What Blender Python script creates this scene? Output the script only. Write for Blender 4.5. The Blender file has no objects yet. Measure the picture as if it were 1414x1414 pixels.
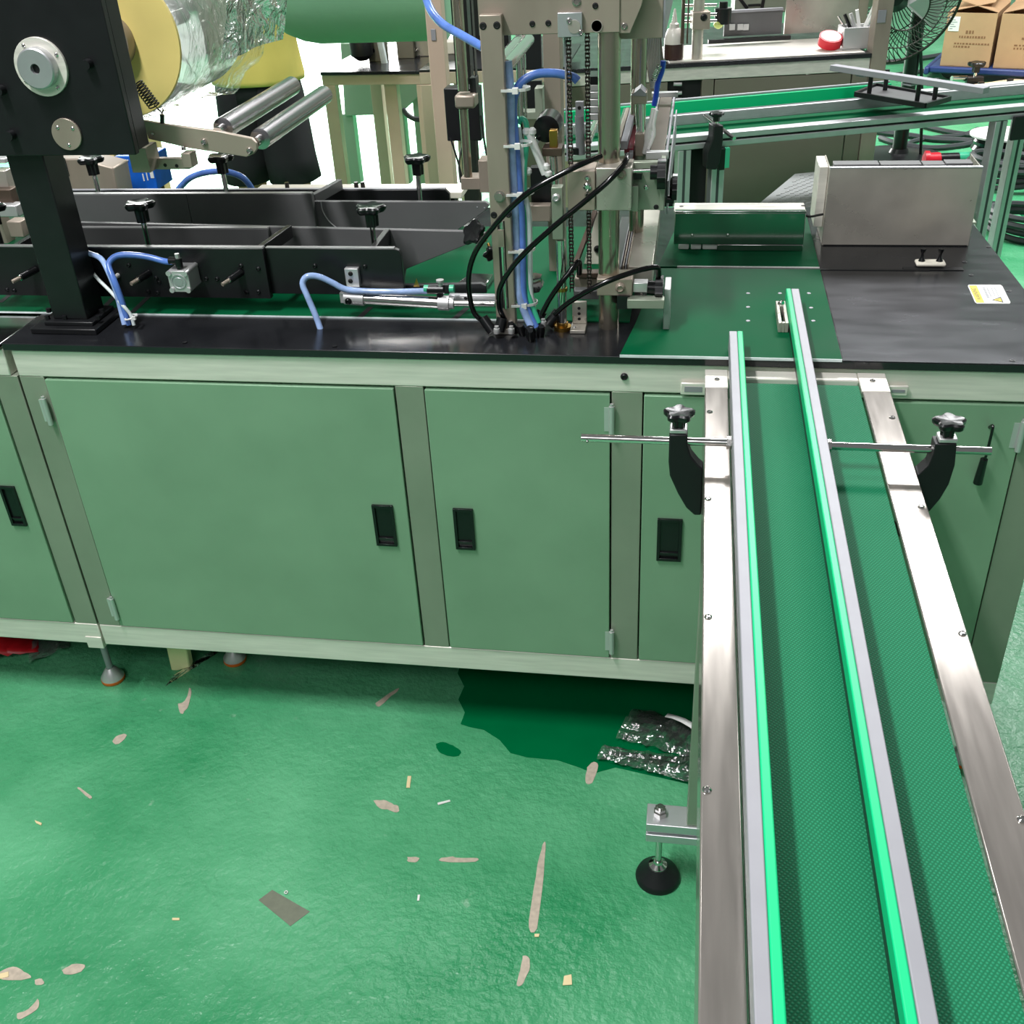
import bpy, bmesh, math, random
from mathutils import Vector, Matrix, noise
random.seed(7)
S = bpy.context.scene
COL = S.collection
V = Vector
# ------------------------------------------------------------------ camera
EYE = V((0.0, -1.5, 1.4775)); FPX = 1470.28
R0 = V((0.98675178, 0.15529662, -0.04694555)); R1 = V((0.04390631, -0.534186, -0.84422601)); R2 = V((-0.1561831, 0.83098031, -0.53392749))
cd = bpy.data.cameras.new('camera'); cam = bpy.data.objects.new('camera', cd); COL.objects.link(cam)
cd.sensor_width = 36.0; cd.lens = 36.0 * FPX / 1414.0; cd.clip_start = 0.02; cd.clip_end = 100
cam.matrix_world = Matrix(((R0.x, -R1.x, -R2.x, EYE.x), (R0.y, -R1.y, -R2.y, EYE.y), (R0.z, -R1.z, -R2.z, EYE.z), (0, 0, 0, 1)))
S.camera = cam
def ray(x, y): return R0 * ((x - 707) / FPX) + R1 * ((y - 707) / FPX) + R2
def PY(x, y, Y): d = ray(x, y); return EYE + d * ((Y - EYE.y) / d.y)      # measured point on the upright plane at depth Y
def PZ(x, y, Z): d = ray(x, y); return EYE + d * ((Z - EYE.z) / d.z)      # measured point on the level plane at height Z
def PX(x, y, X): d = ray(x, y); return EYE + d * ((X - EYE.x) / d.x)
# ------------------------------------------------------------------ world, lights, exposure
w = bpy.data.worlds.new('world'); S.world = w; w.use_nodes = True
w.node_tree.nodes['Background'].inputs[0].default_value = (0.95, 1.0, 1.0, 1); w.node_tree.nodes['Background'].inputs[1].default_value = 0.17
S.view_settings.view_transform = 'Standard'; S.view_settings.look = 'None'; S.view_settings.gamma = 1.0; S.view_settings.use_curve_mapping = False
S.view_settings.exposure = 0.0
def area(name, loc, target, sx, sy, power, col=(1, 1, 1)):
    l = bpy.data.lights.new(name, 'AREA'); l.shape = 'RECTANGLE'; l.size = sx; l.size_y = sy; l.energy = power; l.color = col
    o = bpy.data.objects.new(name, l); COL.objects.link(o); o.location = loc
    o.rotation_euler = (V(target) - V(loc)).to_track_quat('-Z', 'Y').to_euler(); return o
def spot(name, loc, target, power, angle, blend, radius):
    l = bpy.data.lights.new(name, 'SPOT'); l.energy = power; l.spot_size = math.radians(angle); l.spot_blend = blend; l.shadow_soft_size = radius
    o = bpy.data.objects.new(name, l); COL.objects.link(o); o.location = loc; o.rotation_euler = (V(target) - V(loc)).to_track_quat('-Z', 'Y').to_euler(); return o
area('ceiling_lamp', (0.9, 4.3, 4.0), (0.9, 4.3, 0), 2.6, 1.1, 350)
area('ceiling_lamp', (-1.35, -1.25, 4.0), (-1.35, -1.25, 0), 0.22, 1.2, 140)
area('ceiling_lamp', (-1.2, -3.9, 4.0), (-0.8, -3.0, 0), 3.4, 0.9, 75)
area('ceiling_lamp', (4.6, 5.2, 4.0), (3.6, 5.2, 0), 2.0, 1.0, 120)
area('ceiling_lamp', (-1.6, 1.6, 4.2), (-1.6, 1.6, 0), 1.2, 0.6, 50)
area('door_daylight', (-4.8, 10.9, 1.75), (-4.0, 6.0, 0.9), 4.2, 3.3, 900, (1, 0.99, 0.97))
spot('floor_whitening_spot', (-3.4, 6.8, 5.2), (-3.1, 6.0, 0), 14000, 54, 0.5, 0.25)  # spot added only to blow out the floor at the back left
# ------------------------------------------------------------------ materials
def lin(c): return tuple(((v / 255) / 12.92 if v / 255 <= 0.04045 else ((v / 255 + 0.055) / 1.055) ** 2.4) for v in c) + (1,)
def mat(name, rgb, rough=0.5, metal=0.0, var=0.0, vscale=20, stretch=(1, 1, 1), bump=0.0, bscale=200, rvar=0.0, alpha=1.0, trans=0.0, spec=0.5, ior=1.45):
    m = bpy.data.materials.new(name); m.use_nodes = True; nt = m.node_tree; b = nt.nodes['Principled BSDF']
    b.inputs['Base Color'].default_value = lin(rgb); b.inputs['Roughness'].default_value = rough; b.inputs['Metallic'].default_value = metal
    b.inputs['Alpha'].default_value = alpha; b.inputs['Transmission Weight'].default_value = trans; b.inputs['Specular IOR Level'].default_value = spec; b.inputs['IOR'].default_value = ior
    if var or bump or rvar:
        tc = nt.nodes.new('ShaderNodeTexCoord'); mp = nt.nodes.new('ShaderNodeMapping'); mp.inputs['Scale'].default_value = stretch
        nt.links.new(tc.outputs['Object'], mp.inputs['Vector'])
        n = nt.nodes.new('ShaderNodeTexNoise'); n.inputs['Scale'].default_value = vscale; n.inputs['Detail'].default_value = 5; nt.links.new(mp.outputs['Vector'], n.inputs['Vector'])
        if var:
            r = nt.nodes.new('ShaderNodeValToRGB'); c = lin(rgb)
            r.color_ramp.elements[0].position = 0.3; r.color_ramp.elements[1].position = 0.7
            r.color_ramp.elements[0].color = tuple(max(0, v * (1 - var)) for v in c[:3]) + (1,); r.color_ramp.elements[1].color = tuple(min(1, v * (1 + var)) for v in c[:3]) + (1,)
            nt.links.new(n.outputs['Fac'], r.inputs['Fac']); nt.links.new(r.outputs['Color'], b.inputs['Base Color'])
        if rvar:
            mr = nt.nodes.new('ShaderNodeMapRange'); mr.inputs['From Min'].default_value = 0.3; mr.inputs['From Max'].default_value = 0.7
            mr.inputs['To Min'].default_value = max(0.02, rough - rvar); mr.inputs['To Max'].default_value = min(1, rough + rvar)
            nt.links.new(n.outputs['Fac'], mr.inputs['Value']); nt.links.new(mr.outputs['Result'], b.inputs['Roughness'])
        if bump:
            n2 = nt.nodes.new('ShaderNodeTexNoise'); n2.inputs['Scale'].default_value = bscale; n2.inputs['Detail'].default_value = 3; nt.links.new(mp.outputs['Vector'], n2.inputs['Vector'])
            bp = nt.nodes.new('ShaderNodeBump'); bp.inputs['Strength'].default_value = bump; bp.inputs['Distance'].default_value = 0.002
            nt.links.new(n2.outputs['Fac'], bp.inputs['Height']); nt.links.new(bp.outputs['Normal'], b.inputs['Normal'])
    return m
M = dict(
 steel=mat('brushed_steel', (228, 224, 214), 0.36, 0.25, 0.10, 9, (1, 14, 14), rvar=0.08),
 steely=mat('brushed_steel_lengthwise', (156, 150, 144), 0.17, 0.65, 0.10, 9, (10, 1, 1), rvar=0.02),
 steelv=mat('satin_steel_upright', (162, 150, 137), 0.42, 0.4, 0.10, 14, (1, 1, 0.3), rvar=0.08),
 steelw=mat('worn_steel_sheet', (190, 184, 174), 0.32, 0.55, 0.16, 9, (1, 1, 1), rvar=0.1),
 chrome=mat('polished_chrome', (215, 213, 210), 0.12, 1),
 ridged=mat('satin_roller', (170, 167, 170), 0.22, 1),
 alu=mat('anodised_aluminium', (196, 197, 200), 0.42, 0.75, 0.05, 30),
 aluw=mat('pale_aluminium', (152, 152, 158), 0.5, 0.25, 0.03, 30),
 cast=mat('cast_aluminium', (205, 205, 205), 0.38, 0.6),
 sage=mat('sage_reflection_steel', (128, 164, 134), 0.40, 0.1, 0.07, 7, bump=0.03, bscale=300, rvar=0.06),  # steel doors; green reflection of the floor put into the base colour
 frameg=mat('satin_steel_frame', (150, 158, 142), 0.4, 0.4, 0.09, 6, (1, 1, 1), rvar=0.08),
 taupe=mat('taupe_panel', (122, 118, 104), 0.5, 0.2, 0.04, 4),
 black=mat('black_anodised', (24, 25, 27), 0.34, 0.0, 0.15, 30, spec=0.5),
 tablet=mat('black_table_plate', (30, 31, 34), 0.20, 0.0, 0.2, 12, rvar=0.07, spec=0.6),
 greyplate=mat('graphite_plate', (94, 94, 95), 0.42, 0.0, 0.10, 8),
 rubber=mat('black_rubber', (18, 19, 22), 0.5),
 plastic=mat('black_plastic', (16, 17, 19), 0.28),
 hoseb=mat('black_hose', (8, 8, 9), 0.15),
 darksteel=mat('dark_brushed_steel', (50, 51, 55), 0.25, 0.75, 0.05, 10, (1, 3, 1), rvar=0.03),
 greenrail=mat('mint_green_plastic', (0, 200, 130), 0.4),
 white=mat('white_plastic', (228, 228, 225), 0.4),
 offwhite=mat('cream_panel', (226, 220, 205), 0.5),
 brass=mat('brass', (178, 140, 70), 0.3, 1),
 orange=mat('orange_rubber', (225, 110, 35), 0.5),
 foam=mat('cream_foam', (225, 225, 170), 0.8),
 yellow=mat('yellow_paper_disc', (242, 220, 138), 0.35, 0, 0.05, 12),
 redp=mat('red_plastic', (190, 25, 35), 0.35, 0, 0.2, 30),
 bluebox=mat('blue_print', (15, 95, 200), 0.4, 0, 0.15, 30),
 kraft=mat('kraft_cardboard', (176, 143, 108), 0.8, 0, 0.05, 10),
 print=mat('brown_print', (128, 92, 64), 0.8),
 wood=mat('pale_wood', (226, 200, 165), 0.6, 0, 0.08, 8, (1, 9, 9)),
 bluet=mat('blue_trolley', (40, 58, 110), 0.4),
 shirt=mat('yellow_cotton', (214, 196, 104), 0.9, 0, 0.06, 8, bump=0.2, bscale=30),
 shorts=mat('black_cotton', (28, 28, 32), 0.9),
 skin=mat('skin', (190, 140, 110), 0.55),
 hair=mat('black_hair', (18, 16, 15), 0.6),
 roll=mat('green_nonwoven', (132, 182, 146), 0.8, 0, 0.05, 4, bump=0.1, bscale=300),
 hopper=mat('pale_green_panel', (150, 178, 155), 0.5, 0.2),
 scrape=mat('bare_concrete_scuff', (186, 172, 156), 0.85, 0, 0.15, 120),
 patch=mat('dark_tape_patch', (112, 116, 100), 0.5, 0, 0.12, 60),
 scrap=mat('cream_scrap', (226, 205, 160), 0.7),
 red=mat('red_tape', (205, 25, 45), 0.35),
 liquid=mat('brown_glue', (58, 38, 34), 0.2),
 tape=mat('clear_bottle', (205, 200, 192), 0.3),
 blueh=mat('blue_hose', (92, 128, 205), 0.22, 0, 0.25, 25, (1, 1, 1)),
 bluec=mat('clear_blue_tube', (150, 175, 220), 0.15, 0, 0.35, 30),
 whitetube=mat('milky_tube', (215, 225, 225), 0.3, 0, 0.1, 40),
 teal=mat('green_tube', (60, 175, 135), 0.3),
 ribbon=mat('bright_blue_tube', (45, 85, 215), 0.3),
 stickery=mat('warning_yellow', (232, 212, 40), 0.5),
 stickerd=mat('dark_print', (60, 60, 62), 0.6),
 ink=mat('grey_print', (150, 152, 156), 0.6),
 chain=mat('oiled_chain', (58, 52, 48), 0.35, 0.8),
 copper=mat('brown_steel', (92, 78, 68), 0.4, 0.5),
 darkred=mat('dark_red_film', (130, 40, 55), 0.3),
 void=mat('dark_opening', (14, 15, 16), 0.6),
 hall=mat('pale_hall_paint', (205, 208, 205), 0.8),
 cable=mat('grey_cable', (58, 62, 64), 0.5),
 mirror=mat('stainless_mirror', (190, 190, 188), 0.12, 1),
 tread=mat('tread_plate', (196, 200, 200), 0.35, 0.7),
 wire=mat('dark_fan_wire', (60, 58, 54), 0.4, 0.6),
)
def floor_mat():
    m = bpy.data.materials.new('green_epoxy'); m.use_nodes = True; nt = m.node_tree; b = nt.nodes['Principled BSDF']
    tc = nt.nodes.new('ShaderNodeTexCoord')
    def ns(sc, det, rough=0.55):
        n = nt.nodes.new('ShaderNodeTexNoise'); n.inputs['Scale'].default_value = sc; n.inputs['Detail'].default_value = det; n.inputs['Roughness'].default_value = rough
        nt.links.new(tc.outputs['Object'], n.inputs['Vector']); return n
    n1 = ns(2.2, 8, 0.65); r = nt.nodes.new('ShaderNodeValToRGB')
    r.color_ramp.elements[0].position = 0.30; r.color_ramp.elements[0].color = lin((40, 136, 86)); r.color_ramp.elements[1].position = 0.68; r.color_ramp.elements[1].color = lin((98, 176, 130))
    nt.links.new(n1.outputs['Fac'], r.inputs['Fac'])
    n3 = ns(26, 6, 0.7); r3 = nt.nodes.new('ShaderNodeValToRGB'); r3.color_ramp.elements[0].position = 0.66; r3.color_ramp.elements[1].position = 0.80
    nt.links.new(n3.outputs['Fac'], r3.inputs['Fac'])
    mx = nt.nodes.new('ShaderNodeMix'); mx.data_type = 'RGBA'; mx.inputs[7].default_value = lin((140, 182, 152))
    nt.links.new(r3.outputs['Color'], mx.inputs[0]); nt.links.new(r.outputs['Color'], mx.inputs[6]); nt.links.new(mx.outputs[2], b.inputs['Base Color'])
    n2 = ns(70, 4); n4 = ns(9, 3); ad = nt.nodes.new('ShaderNodeMath'); ad.operation = 'MULTIPLY_ADD'; ad.inputs[1].default_value = 2.5
    nt.links.new(n4.outputs['Fac'], ad.inputs[0]); nt.links.new(n2.outputs['Fac'], ad.inputs[2])
    bp = nt.nodes.new('ShaderNodeBump'); bp.inputs['Strength'].default_value = 0.6; bp.inputs['Distance'].default_value = 0.006
    nt.links.new(ad.outputs[0], bp.inputs['Height']); nt.links.new(bp.outputs['Normal'], b.inputs['Normal'])
    mr = nt.nodes.new('ShaderNodeMapRange'); mr.inputs['To Min'].default_value = 0.2; mr.inputs['To Max'].default_value = 0.42
    nt.links.new(n1.outputs['Fac'], mr.inputs['Value']); nt.links.new(mr.outputs['Result'], b.inputs['Roughness'])
    return m
M['floor'] = floor_mat()
M['wet'] = mat('wet_dark_reflection', (0, 104, 58), 0.12, 0, 0.1, 6, bump=0.15, bscale=40)  # wet gloss; dark reflection of the machine underside is in the base colour
def belt_mat(name, c0, c1, rough, sc, kind):
    m = bpy.data.materials.new(name); m.use_nodes = True; nt = m.node_tree; b = nt.nodes['Principled BSDF']
    tc = nt.nodes.new('ShaderNodeTexCoord'); hs = []
    for rz in (0.62, -0.95):
        mp = nt.nodes.new('ShaderNodeMapping'); mp.inputs['Rotation'].default_value = (0, 0, rz); nt.links.new(tc.outputs['Object'], mp.inputs['Vector'])
        wv = nt.nodes.new('ShaderNodeTexWave'); wv.inputs['Scale'].default_value = sc; nt.links.new(mp.outputs['Vector'], wv.inputs['Vector']); hs.append(wv)
    mu = nt.nodes.new('ShaderNodeMath'); mu.operation = 'MULTIPLY'; nt.links.new(hs[0].outputs['Fac'], mu.inputs[0]); nt.links.new(hs[1].outputs['Fac'], mu.inputs[1])
    r = nt.nodes.new('ShaderNodeValToRGB'); r.color_ramp.elements[0].color = lin(c0); r.color_ramp.elements[1].color = lin(c1); r.color_ramp.elements[1].position = 0.7
    nt.links.new(mu.outputs[0], r.inputs['Fac']); nt.links.new(r.outputs['Color'], b.inputs['Base Color'])
    bp = nt.nodes.new('ShaderNodeBump'); bp.inputs['Strength'].default_value = 0.5; bp.inputs['Distance'].default_value = 0.0008
    nt.links.new(mu.outputs[0], bp.inputs['Height']); nt.links.new(bp.outputs['Normal'], b.inputs['Normal'])
    b.inputs['Roughness'].default_value = rough; b.inputs['Specular IOR Level'].default_value = 0.2; return m
M['belt'] = belt_mat('woven_green_belt', (10, 102, 66), (36, 136, 98), 0.65, 105, 0)
M['sheet'] = mat('smooth_green_belt', (0, 84, 50), 0.6, 0, 0.10, 5, rvar=0.06, spec=0.08)
def film_mat(name, opac, tint=(1, 1, 1, 1), bump=0.9, sc=14, rough=0.08, fior=1.6):
    m = bpy.data.materials.new(name); m.use_nodes = True; nt = m.node_tree; nt.nodes.remove(nt.nodes['Principled BSDF']); out = nt.nodes['Material Output']
    tc = nt.nodes.new('ShaderNodeTexCoord'); n = nt.nodes.new('ShaderNodeTexNoise'); n.inputs['Scale'].default_value = sc; n.inputs['Detail'].default_value = 4; n.inputs['Distortion'].default_value = 1.0
    nt.links.new(tc.outputs['Object'], n.inputs['Vector'])
    bp = nt.nodes.new('ShaderNodeBump'); bp.inputs['Strength'].default_value = bump; bp.inputs['Distance'].default_value = 0.02; nt.links.new(n.outputs['Fac'], bp.inputs['Height'])
    g = nt.nodes.new('ShaderNodeBsdfGlossy'); g.inputs['Roughness'].default_value = rough; nt.links.new(bp.outputs['Normal'], g.inputs['Normal'])
    d = nt.nodes.new('ShaderNodeBsdfDiffuse'); d.inputs['Color'].default_value = tint
    t = nt.nodes.new('ShaderNodeBsdfTransparent')
    m1 = nt.nodes.new('ShaderNodeMixShader'); m1.inputs[0].default_value = opac; nt.links.new(t.outputs[0], m1.inputs[1]); nt.links.new(d.outputs[0], m1.inputs[2])
    f = nt.nodes.new('ShaderNodeFresnel'); f.inputs['IOR'].default_value = fior; nt.links.new(bp.outputs['Normal'], f.inputs['Normal'])
    m2 = nt.nodes.new('ShaderNodeMixShader'); nt.links.new(f.outputs[0], m2.inputs[0]); nt.links.new(m1.outputs[0], m2.inputs[1]); nt.links.new(g.outputs[0], m2.inputs[2])
    nt.links.new(m2.outputs[0], out.inputs['Surface']); return m
M['film'] = film_mat('clear_film', 0.10, (1, 1, 1, 1), 1.0, 22, 0.10)
M['wrap'] = film_mat('film_roll_surface', 0.66, lin((226, 228, 224)), 0.8, 13, 0.14)
M['foil'] = film_mat('thin_clear_foil', 0.03, (1, 1, 1, 1), 1.0, 11, 0.10, 2.3)
M['column'] = mat('turned_steel_column', (176, 166, 150), 0.24, 0.9, rvar=0.05, vscale=12)
M['edge'] = mat('light_grey_edge', (150, 150, 150), 0.4, 0.3)  # plain lighter grey for the top edges of the guide plates
M['tan'] = mat('warm_lit_steel_frame', (214, 190, 170), 0.4, 0.35, 0.06, 5)  # steel with the warm light on it put into the colour
# ------------------------------------------------------------------ mesh building
def smoothpath(pts, k=6):
    P = [V(p) for p in pts]; out = []
    for i in range(len(P) - 1):
        a = P[max(i - 1, 0)]; b = P[i]; c = P[i + 1]; d = P[min(i + 2, len(P) - 1)]
        for j in range(k):
            t = j / k; out.append(0.5 * ((2 * b) + (c - a) * t + (2 * a - 5 * b + 4 * c - d) * t * t + (3 * b - a - 3 * c + d) * t ** 3))
    return out + [P[-1]]
def basis(d):
    d = d.normalized(); u = d.cross(V((0, 0, 1)) if abs(d.z) < 0.9 else V((1, 0, 0))).normalized(); return u, d.cross(u).normalized(), d
class B:
    def __init__(s): s.bm = bmesh.new()
    def face(s, pts):
        return s.bm.faces.new([s.bm.verts.new(p) for p in pts])
    def hexa(s, p):
        v = [s.bm.verts.new(q) for q in p]
        for f in ((0, 3, 2, 1), (4, 5, 6, 7), (0, 1, 5, 4), (1, 2, 6, 5), (2, 3, 7, 6), (3, 0, 4, 7)): s.bm.faces.new([v[i] for i in f])
        return s
    def box(s, x0, x1, y0, y1, z0, z1):
        return s.hexa([V(q) for q in ((x0, y0, z0), (x1, y0, z0), (x1, y1, z0), (x0, y1, z0), (x0, y0, z1), (x1, y0, z1), (x1, y1, z1), (x0, y1, z1))])
    def prism(s, pts, vec):
        a = [s.bm.verts.new(V(p)) for p in pts]; b = [s.bm.verts.new(V(p) + V(vec)) for p in pts]; n = len(a)
        s.bm.faces.new(a); s.bm.faces.new(b[::-1])
        for i in range(n): s.bm.faces.new([a[i], b[i], b[(i + 1) % n], a[(i + 1) % n]])
        return s
    def lathe(s, p, axis, prof, n=24, lobes=0, amp=0.0):
        p = V(p); u, v, d = basis(V(axis)); rings = []
        for h, r in prof:
            ring = []
            for i in range(n):
                t = 2 * math.pi * i / n; rr = r * (1 + (amp * math.cos(lobes * t) if lobes and r > 0.0001 else 0))
                ring.append(s.bm.verts.new(p + d * h + (u * math.cos(t) + v * math.sin(t)) * rr))
            rings.append(ring)
        for a, b in zip(rings, rings[1:]):
            for i in range(n): s.bm.faces.new([a[i], a[(i + 1) % n], b[(i + 1) % n], b[i]])
        s.bm.faces.new(rings[0][::-1]); s.bm.faces.new(rings[-1]); return s
    def cyl(s, a, b, r, r2=None, n=16):
        a = V(a); b = V(b); return s.lathe(a, b - a, [(0, r), ((b - a).length, r if r2 is None else r2)], n)
    def bar(s, a, b, wdt, h, up=(0, 0, 1)):
        a = V(a); b = V(b); d = (b - a).normalized(); u = d.cross(V(up)).normalized() * wdt / 2; q = u.cross(d).normalized() * h / 2
        return s.hexa([a - u - q, a + u - q, b + u - q, b - u - q, a - u + q, a + u + q, b + u + q, b - u + q])
    def tube(s, pts, r, n=8, k=6):
        P = smoothpath(pts, k) if k > 1 else [V(p) for p in pts]; rings = []; u = None
        for i, p in enumerate(P):
            d = (P[min(i + 1, len(P) - 1)] - P[max(i - 1, 0)])
            if d.length < 1e-9: d = V((0, 0, 1))
            d.normalize()
            if u is None: u = basis(d)[0]
            u = (u - d * u.dot(d)).normalized(); v = d.cross(u); rr = r[min(i * len(r) // len(P), len(r) - 1)] if isinstance(r, (list, tuple)) else r
            rings.append([s.bm.verts.new(p + (u * math.cos(2 * math.pi * j / n) + v * math.sin(2 * math.pi * j / n)) * rr) for j in range(n)])
        for a, b in zip(rings, rings[1:]):
            for j in range(n): s.bm.faces.new([a[j], a[(j + 1) % n], b[(j + 1) % n], b[j]])
        s.bm.faces.new(rings[0][::-1]); s.bm.faces.new(rings[-1]); return s
    def ring(s, c, axis, R, r, n=24, m=6):
        u, v, d = basis(V(axis)); c = V(c); rs = []
        for i in range(n):
            t = 2 * math.pi * i / n; e = u * math.cos(t) + v * math.sin(t)
            rs.append([s.bm.verts.new(c + e * (R + r * math.cos(2 * math.pi * j / m)) + d * r * math.sin(2 * math.pi * j / m)) for j in range(m)])
        for i in range(n):
            a = rs[i]; b = rs[(i + 1) % n]
            for j in range(m): s.bm.faces.new([a[j], a[(j + 1) % m], b[(j + 1) % m], b[j]])
        return s
    def sheet(s, g):
        vs = [[s.bm.verts.new(p) for p in row] for row in g]
        for a, b in zip(vs, vs[1:]):
            for i in range(len(a) - 1): s.bm.faces.new([a[i], a[i + 1], b[i + 1], b[i]])
        return s
def wpos(o):
    p = V((0, 0, 0))
    while o is not None: p += o.location; o = o.parent
    return p
def obj(name, b, m, parent=None, bevel=0.0, smooth=True, seg=2, solid=0.0):
    me = bpy.data.meshes.new(name); bm = b.bm
    if not solid: bmesh.ops.recalc_face_normals(bm, faces=bm.faces[:])
    if parent is not None: off = wpos(parent)
    else:
        xs = [v.co for v in bm.verts]; off = V(((min(p.x for p in xs) + max(p.x for p in xs)) / 2, (min(p.y for p in xs) + max(p.y for p in xs)) / 2, min(p.z for p in xs)))
    bmesh.ops.translate(bm, verts=bm.verts[:], vec=-off); bm.to_mesh(me); bm.free()
    me.materials.append(M[m] if isinstance(m, str) else m)
    if smooth:
        for p in me.polygons: p.use_smooth = True
        me.set_sharp_from_angle(angle=math.radians(38))
    o = bpy.data.objects.new(name, me); COL.objects.link(o)
    if parent is not None: o.parent = parent
    else: o.location = off
    if solid: md = o.modifiers.new('solid', 'SOLIDIFY'); md.thickness = solid; md.offset = 0
    if bevel: md = o.modifiers.new('bevel', 'BEVEL'); md.width = bevel; md.segments = seg; md.limit_method = 'ANGLE'; md.angle_limit = math.radians(40)
    return o
def tag(o, label, cat, group=None, kind=None):
    o['label'] = label; o['category'] = cat
    if group: o['group'] = group
    if kind: o['kind'] = kind
    return o
def thing(name, label, cat, loc, group=None):
    o = bpy.data.objects.new(name, None); COL.objects.link(o); o.location = loc; o.empty_display_size = 0.05; return tag(o, label, cat, group)
def struct(name, b, m, parent=None, **k):
    o = obj(name, b, m, parent, **k)
    if parent is None: o['kind'] = 'structure'
    return o
def dup(root, delta, label, rotz=0.0):
    def cp(o, par):
        c = o.copy(); COL.objects.link(c)
        if par is not None: c.parent = par
        for ch in [q for q in bpy.data.objects if q.parent == o]: cp(ch, c)
        return c
    r = cp(root, None); r.location = root.location + V(delta); r.rotation_euler.z += rotz; r['label'] = label; return r
T = 0.806                                    # level of the machine table
def knob(parent, p, r, hub, stem, smat='chrome', axis=(0, 0, 1), name='knob', lobes=5):
    p = V(p); d = V(axis).normalized()
    k = obj(name, B().lathe(p, d, [(0, r * 0.42), (hub, r * 0.45), (hub * 1.05, r * 0.86), (hub * 1.25, r * 0.98), (hub + r * 0.42, r), (hub + r * 0.55, r * 0.86), (hub + r * 0.50, r * 0.5), (hub + r * 0.48, 0.0002)], 40, lobes, 0.16), 'plastic', parent)
    if stem: obj('stem', B().cyl(p - d * stem, p + d * 0.002, r * 0.2, n=10), smat, k)
    return k
def screw(parent, p, r=0.0042, h=0.002, axis=(0, 0, 1), m='chrome', name='screw'):
    return obj(name, B().lathe(p, axis, [(0, r), (h * 0.5, r * 0.95), (h, r * 0.6), (h * 0.6, r * 0.5), (h * 0.6, 0.0002)], 12), m, parent)
def fbox(b, tl, br, Y, depth):
    p = PY(tl[0], tl[1], Y); q = PY(br[0], br[1], Y); return b.box(p.x, q.x, Y, Y + depth, q.z, p.z)
# ================================================================== SETTING
struct('floor', B().box(-9, 8, -4, 14, -0.1, 0.0), 'floor', smooth=False)
FL = bpy.data.objects['floor']
struct('wall_back', B().box(-9, -7, 11, 11.2, 0, 5.5).box(-2.6, 8, 11, 11.2, 0, 5.5).box(-7, -2.6, 11, 11.2, 3.5, 5.5), 'hall', smooth=False)
struct('wall_left', B().box(-9.2, -9, -4, 14, 0.0, 5.5), 'hall', smooth=False)
struct('wall_right', B().box(8, 8.2, -4, 14, 0.0, 5.5), 'hall', smooth=False)
def flat(name, px, m, parent, th=0.0006, z=0.0):
    return obj(name, B().prism([PZ(x, y, z) for x, y in px], (0, 0, th)), m, parent, smooth=False)
def blob(px, amt=3, k=4):
    pts = [V((x, y, 0)) for x, y in px] + [V((px[0][0], px[0][1], 0))]; P = smoothpath(pts, k)[:-1]
    return [(p.x + random.uniform(-amt, amt), p.y + random.uniform(-amt, amt) * 0.6) for p in P]
# ================================================================== MACHINE CABINET
def door(par, px0, px1, ztop=0.742, zbot=0.208):
    d = obj('door', B().box(px0 + 0.0025, px1 - 0.0025, -0.003, 0.014, zbot + 0.002, ztop - 0.002), 'sage', par, bevel=0.0012)
    return d
def flush_handle(d, x0, x1, z0, z1):
    b = B(); t = 0.005; y0, y1 = -0.0075, -0.003
    b.box(x0, x0 + t, y0, y1, z0, z1); b.box(x1 - t, x1, y0, y1, z0, z1); b.box(x0 + t, x1 - t, y0, y1, z0, z0 + t); b.box(x0 + t, x1 - t, y0, y1, z1 - t, z1)
    b.box(x0 + t, x1 - t, -0.0036, -0.003, z0 + t, z1 - t); b.hexa([V(q) for q in ((x0 + t, -0.0036, z0 + t), (x1 - t, -0.0036, z0 + t), (x1 - t, -0.003, z0 + t), (x0 + t, -0.003, z0 + t), (x0 + t, -0.007, z0 + t + 0.012), (x1 - t, -0.007, z0 + t + 0.012), (x1 - t, -0.003, z0 + t + 0.012), (x0 + t, -0.003, z0 + t + 0.012))])
    return obj('handle', b, 'plastic', d, bevel=0.0012)
def hinge(par, x, z, h=0.05):
    b = B(); b.cyl((x, -0.007, z - h / 2), (x, -0.007, z + h / 2), 0.0045, n=12); b.box(x - 0.012, x, -0.004, 0.0, z - h / 2 + 0.004, z + h / 2 - 0.004); b.cyl((x, -0.007, z + h / 2), (x, -0.007, z + h / 2 + 0.004), 0.003, n=8)
    return obj('hinge', b, 'cast', par)
def foot(par, x, y, ztop, ring=True, r=0.024, hgt=0.028):
    f = obj('levelling_foot', B().lathe((x, y, 0.0), (0, 0, 1), [(0.008, r), (0.011, r), (hgt, r * 0.55), (hgt + 0.006, r * 0.35)], 24), 'cast', par)
    obj('stem', B().cyl((x, y, hgt), (x, y, ztop), 0.0068, n=12), 'aluw', f)
    obj('pad_ring', B().lathe((x, y, 0.0), (0, 0, 1), [(0, r * 0.96), (0.002, r * 1.02), (0.008, r * 1.02)], 24), 'orange', f)
    return f
LX, RX = -1.122, 0.553
mc = thing('machine_cabinet', 'long sage green machine cabinet with satin steel frame and flush pull doors', 'cabinet', (LX / 2 + RX / 2, 0.38, 0))
obj('top_rail', B().box(LX, RX, 0, 0.04, 0.744, 0.793), 'steel', mc, bevel=0.002)
obj('bottom_rail', B().box(LX, RX, 0, 0.04, 0.157, 0.207), 'steel', mc, bevel=0.002)
for a, b_ in ((LX, -1.077), (-0.462, -0.4155), (-0.114, -0.066), (0.497, RX)):
    obj('post', B().box(a, b_, 0.0005, 0.04, 0.207, 0.744), 'frameg', mc, bevel=0.001)
for x in (LX, RX - 0.045): obj('post', B().box(x, x + 0.045, 0.70, 0.74, 0.157, 0.793), 'frameg', mc, bevel=0.001)
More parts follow.
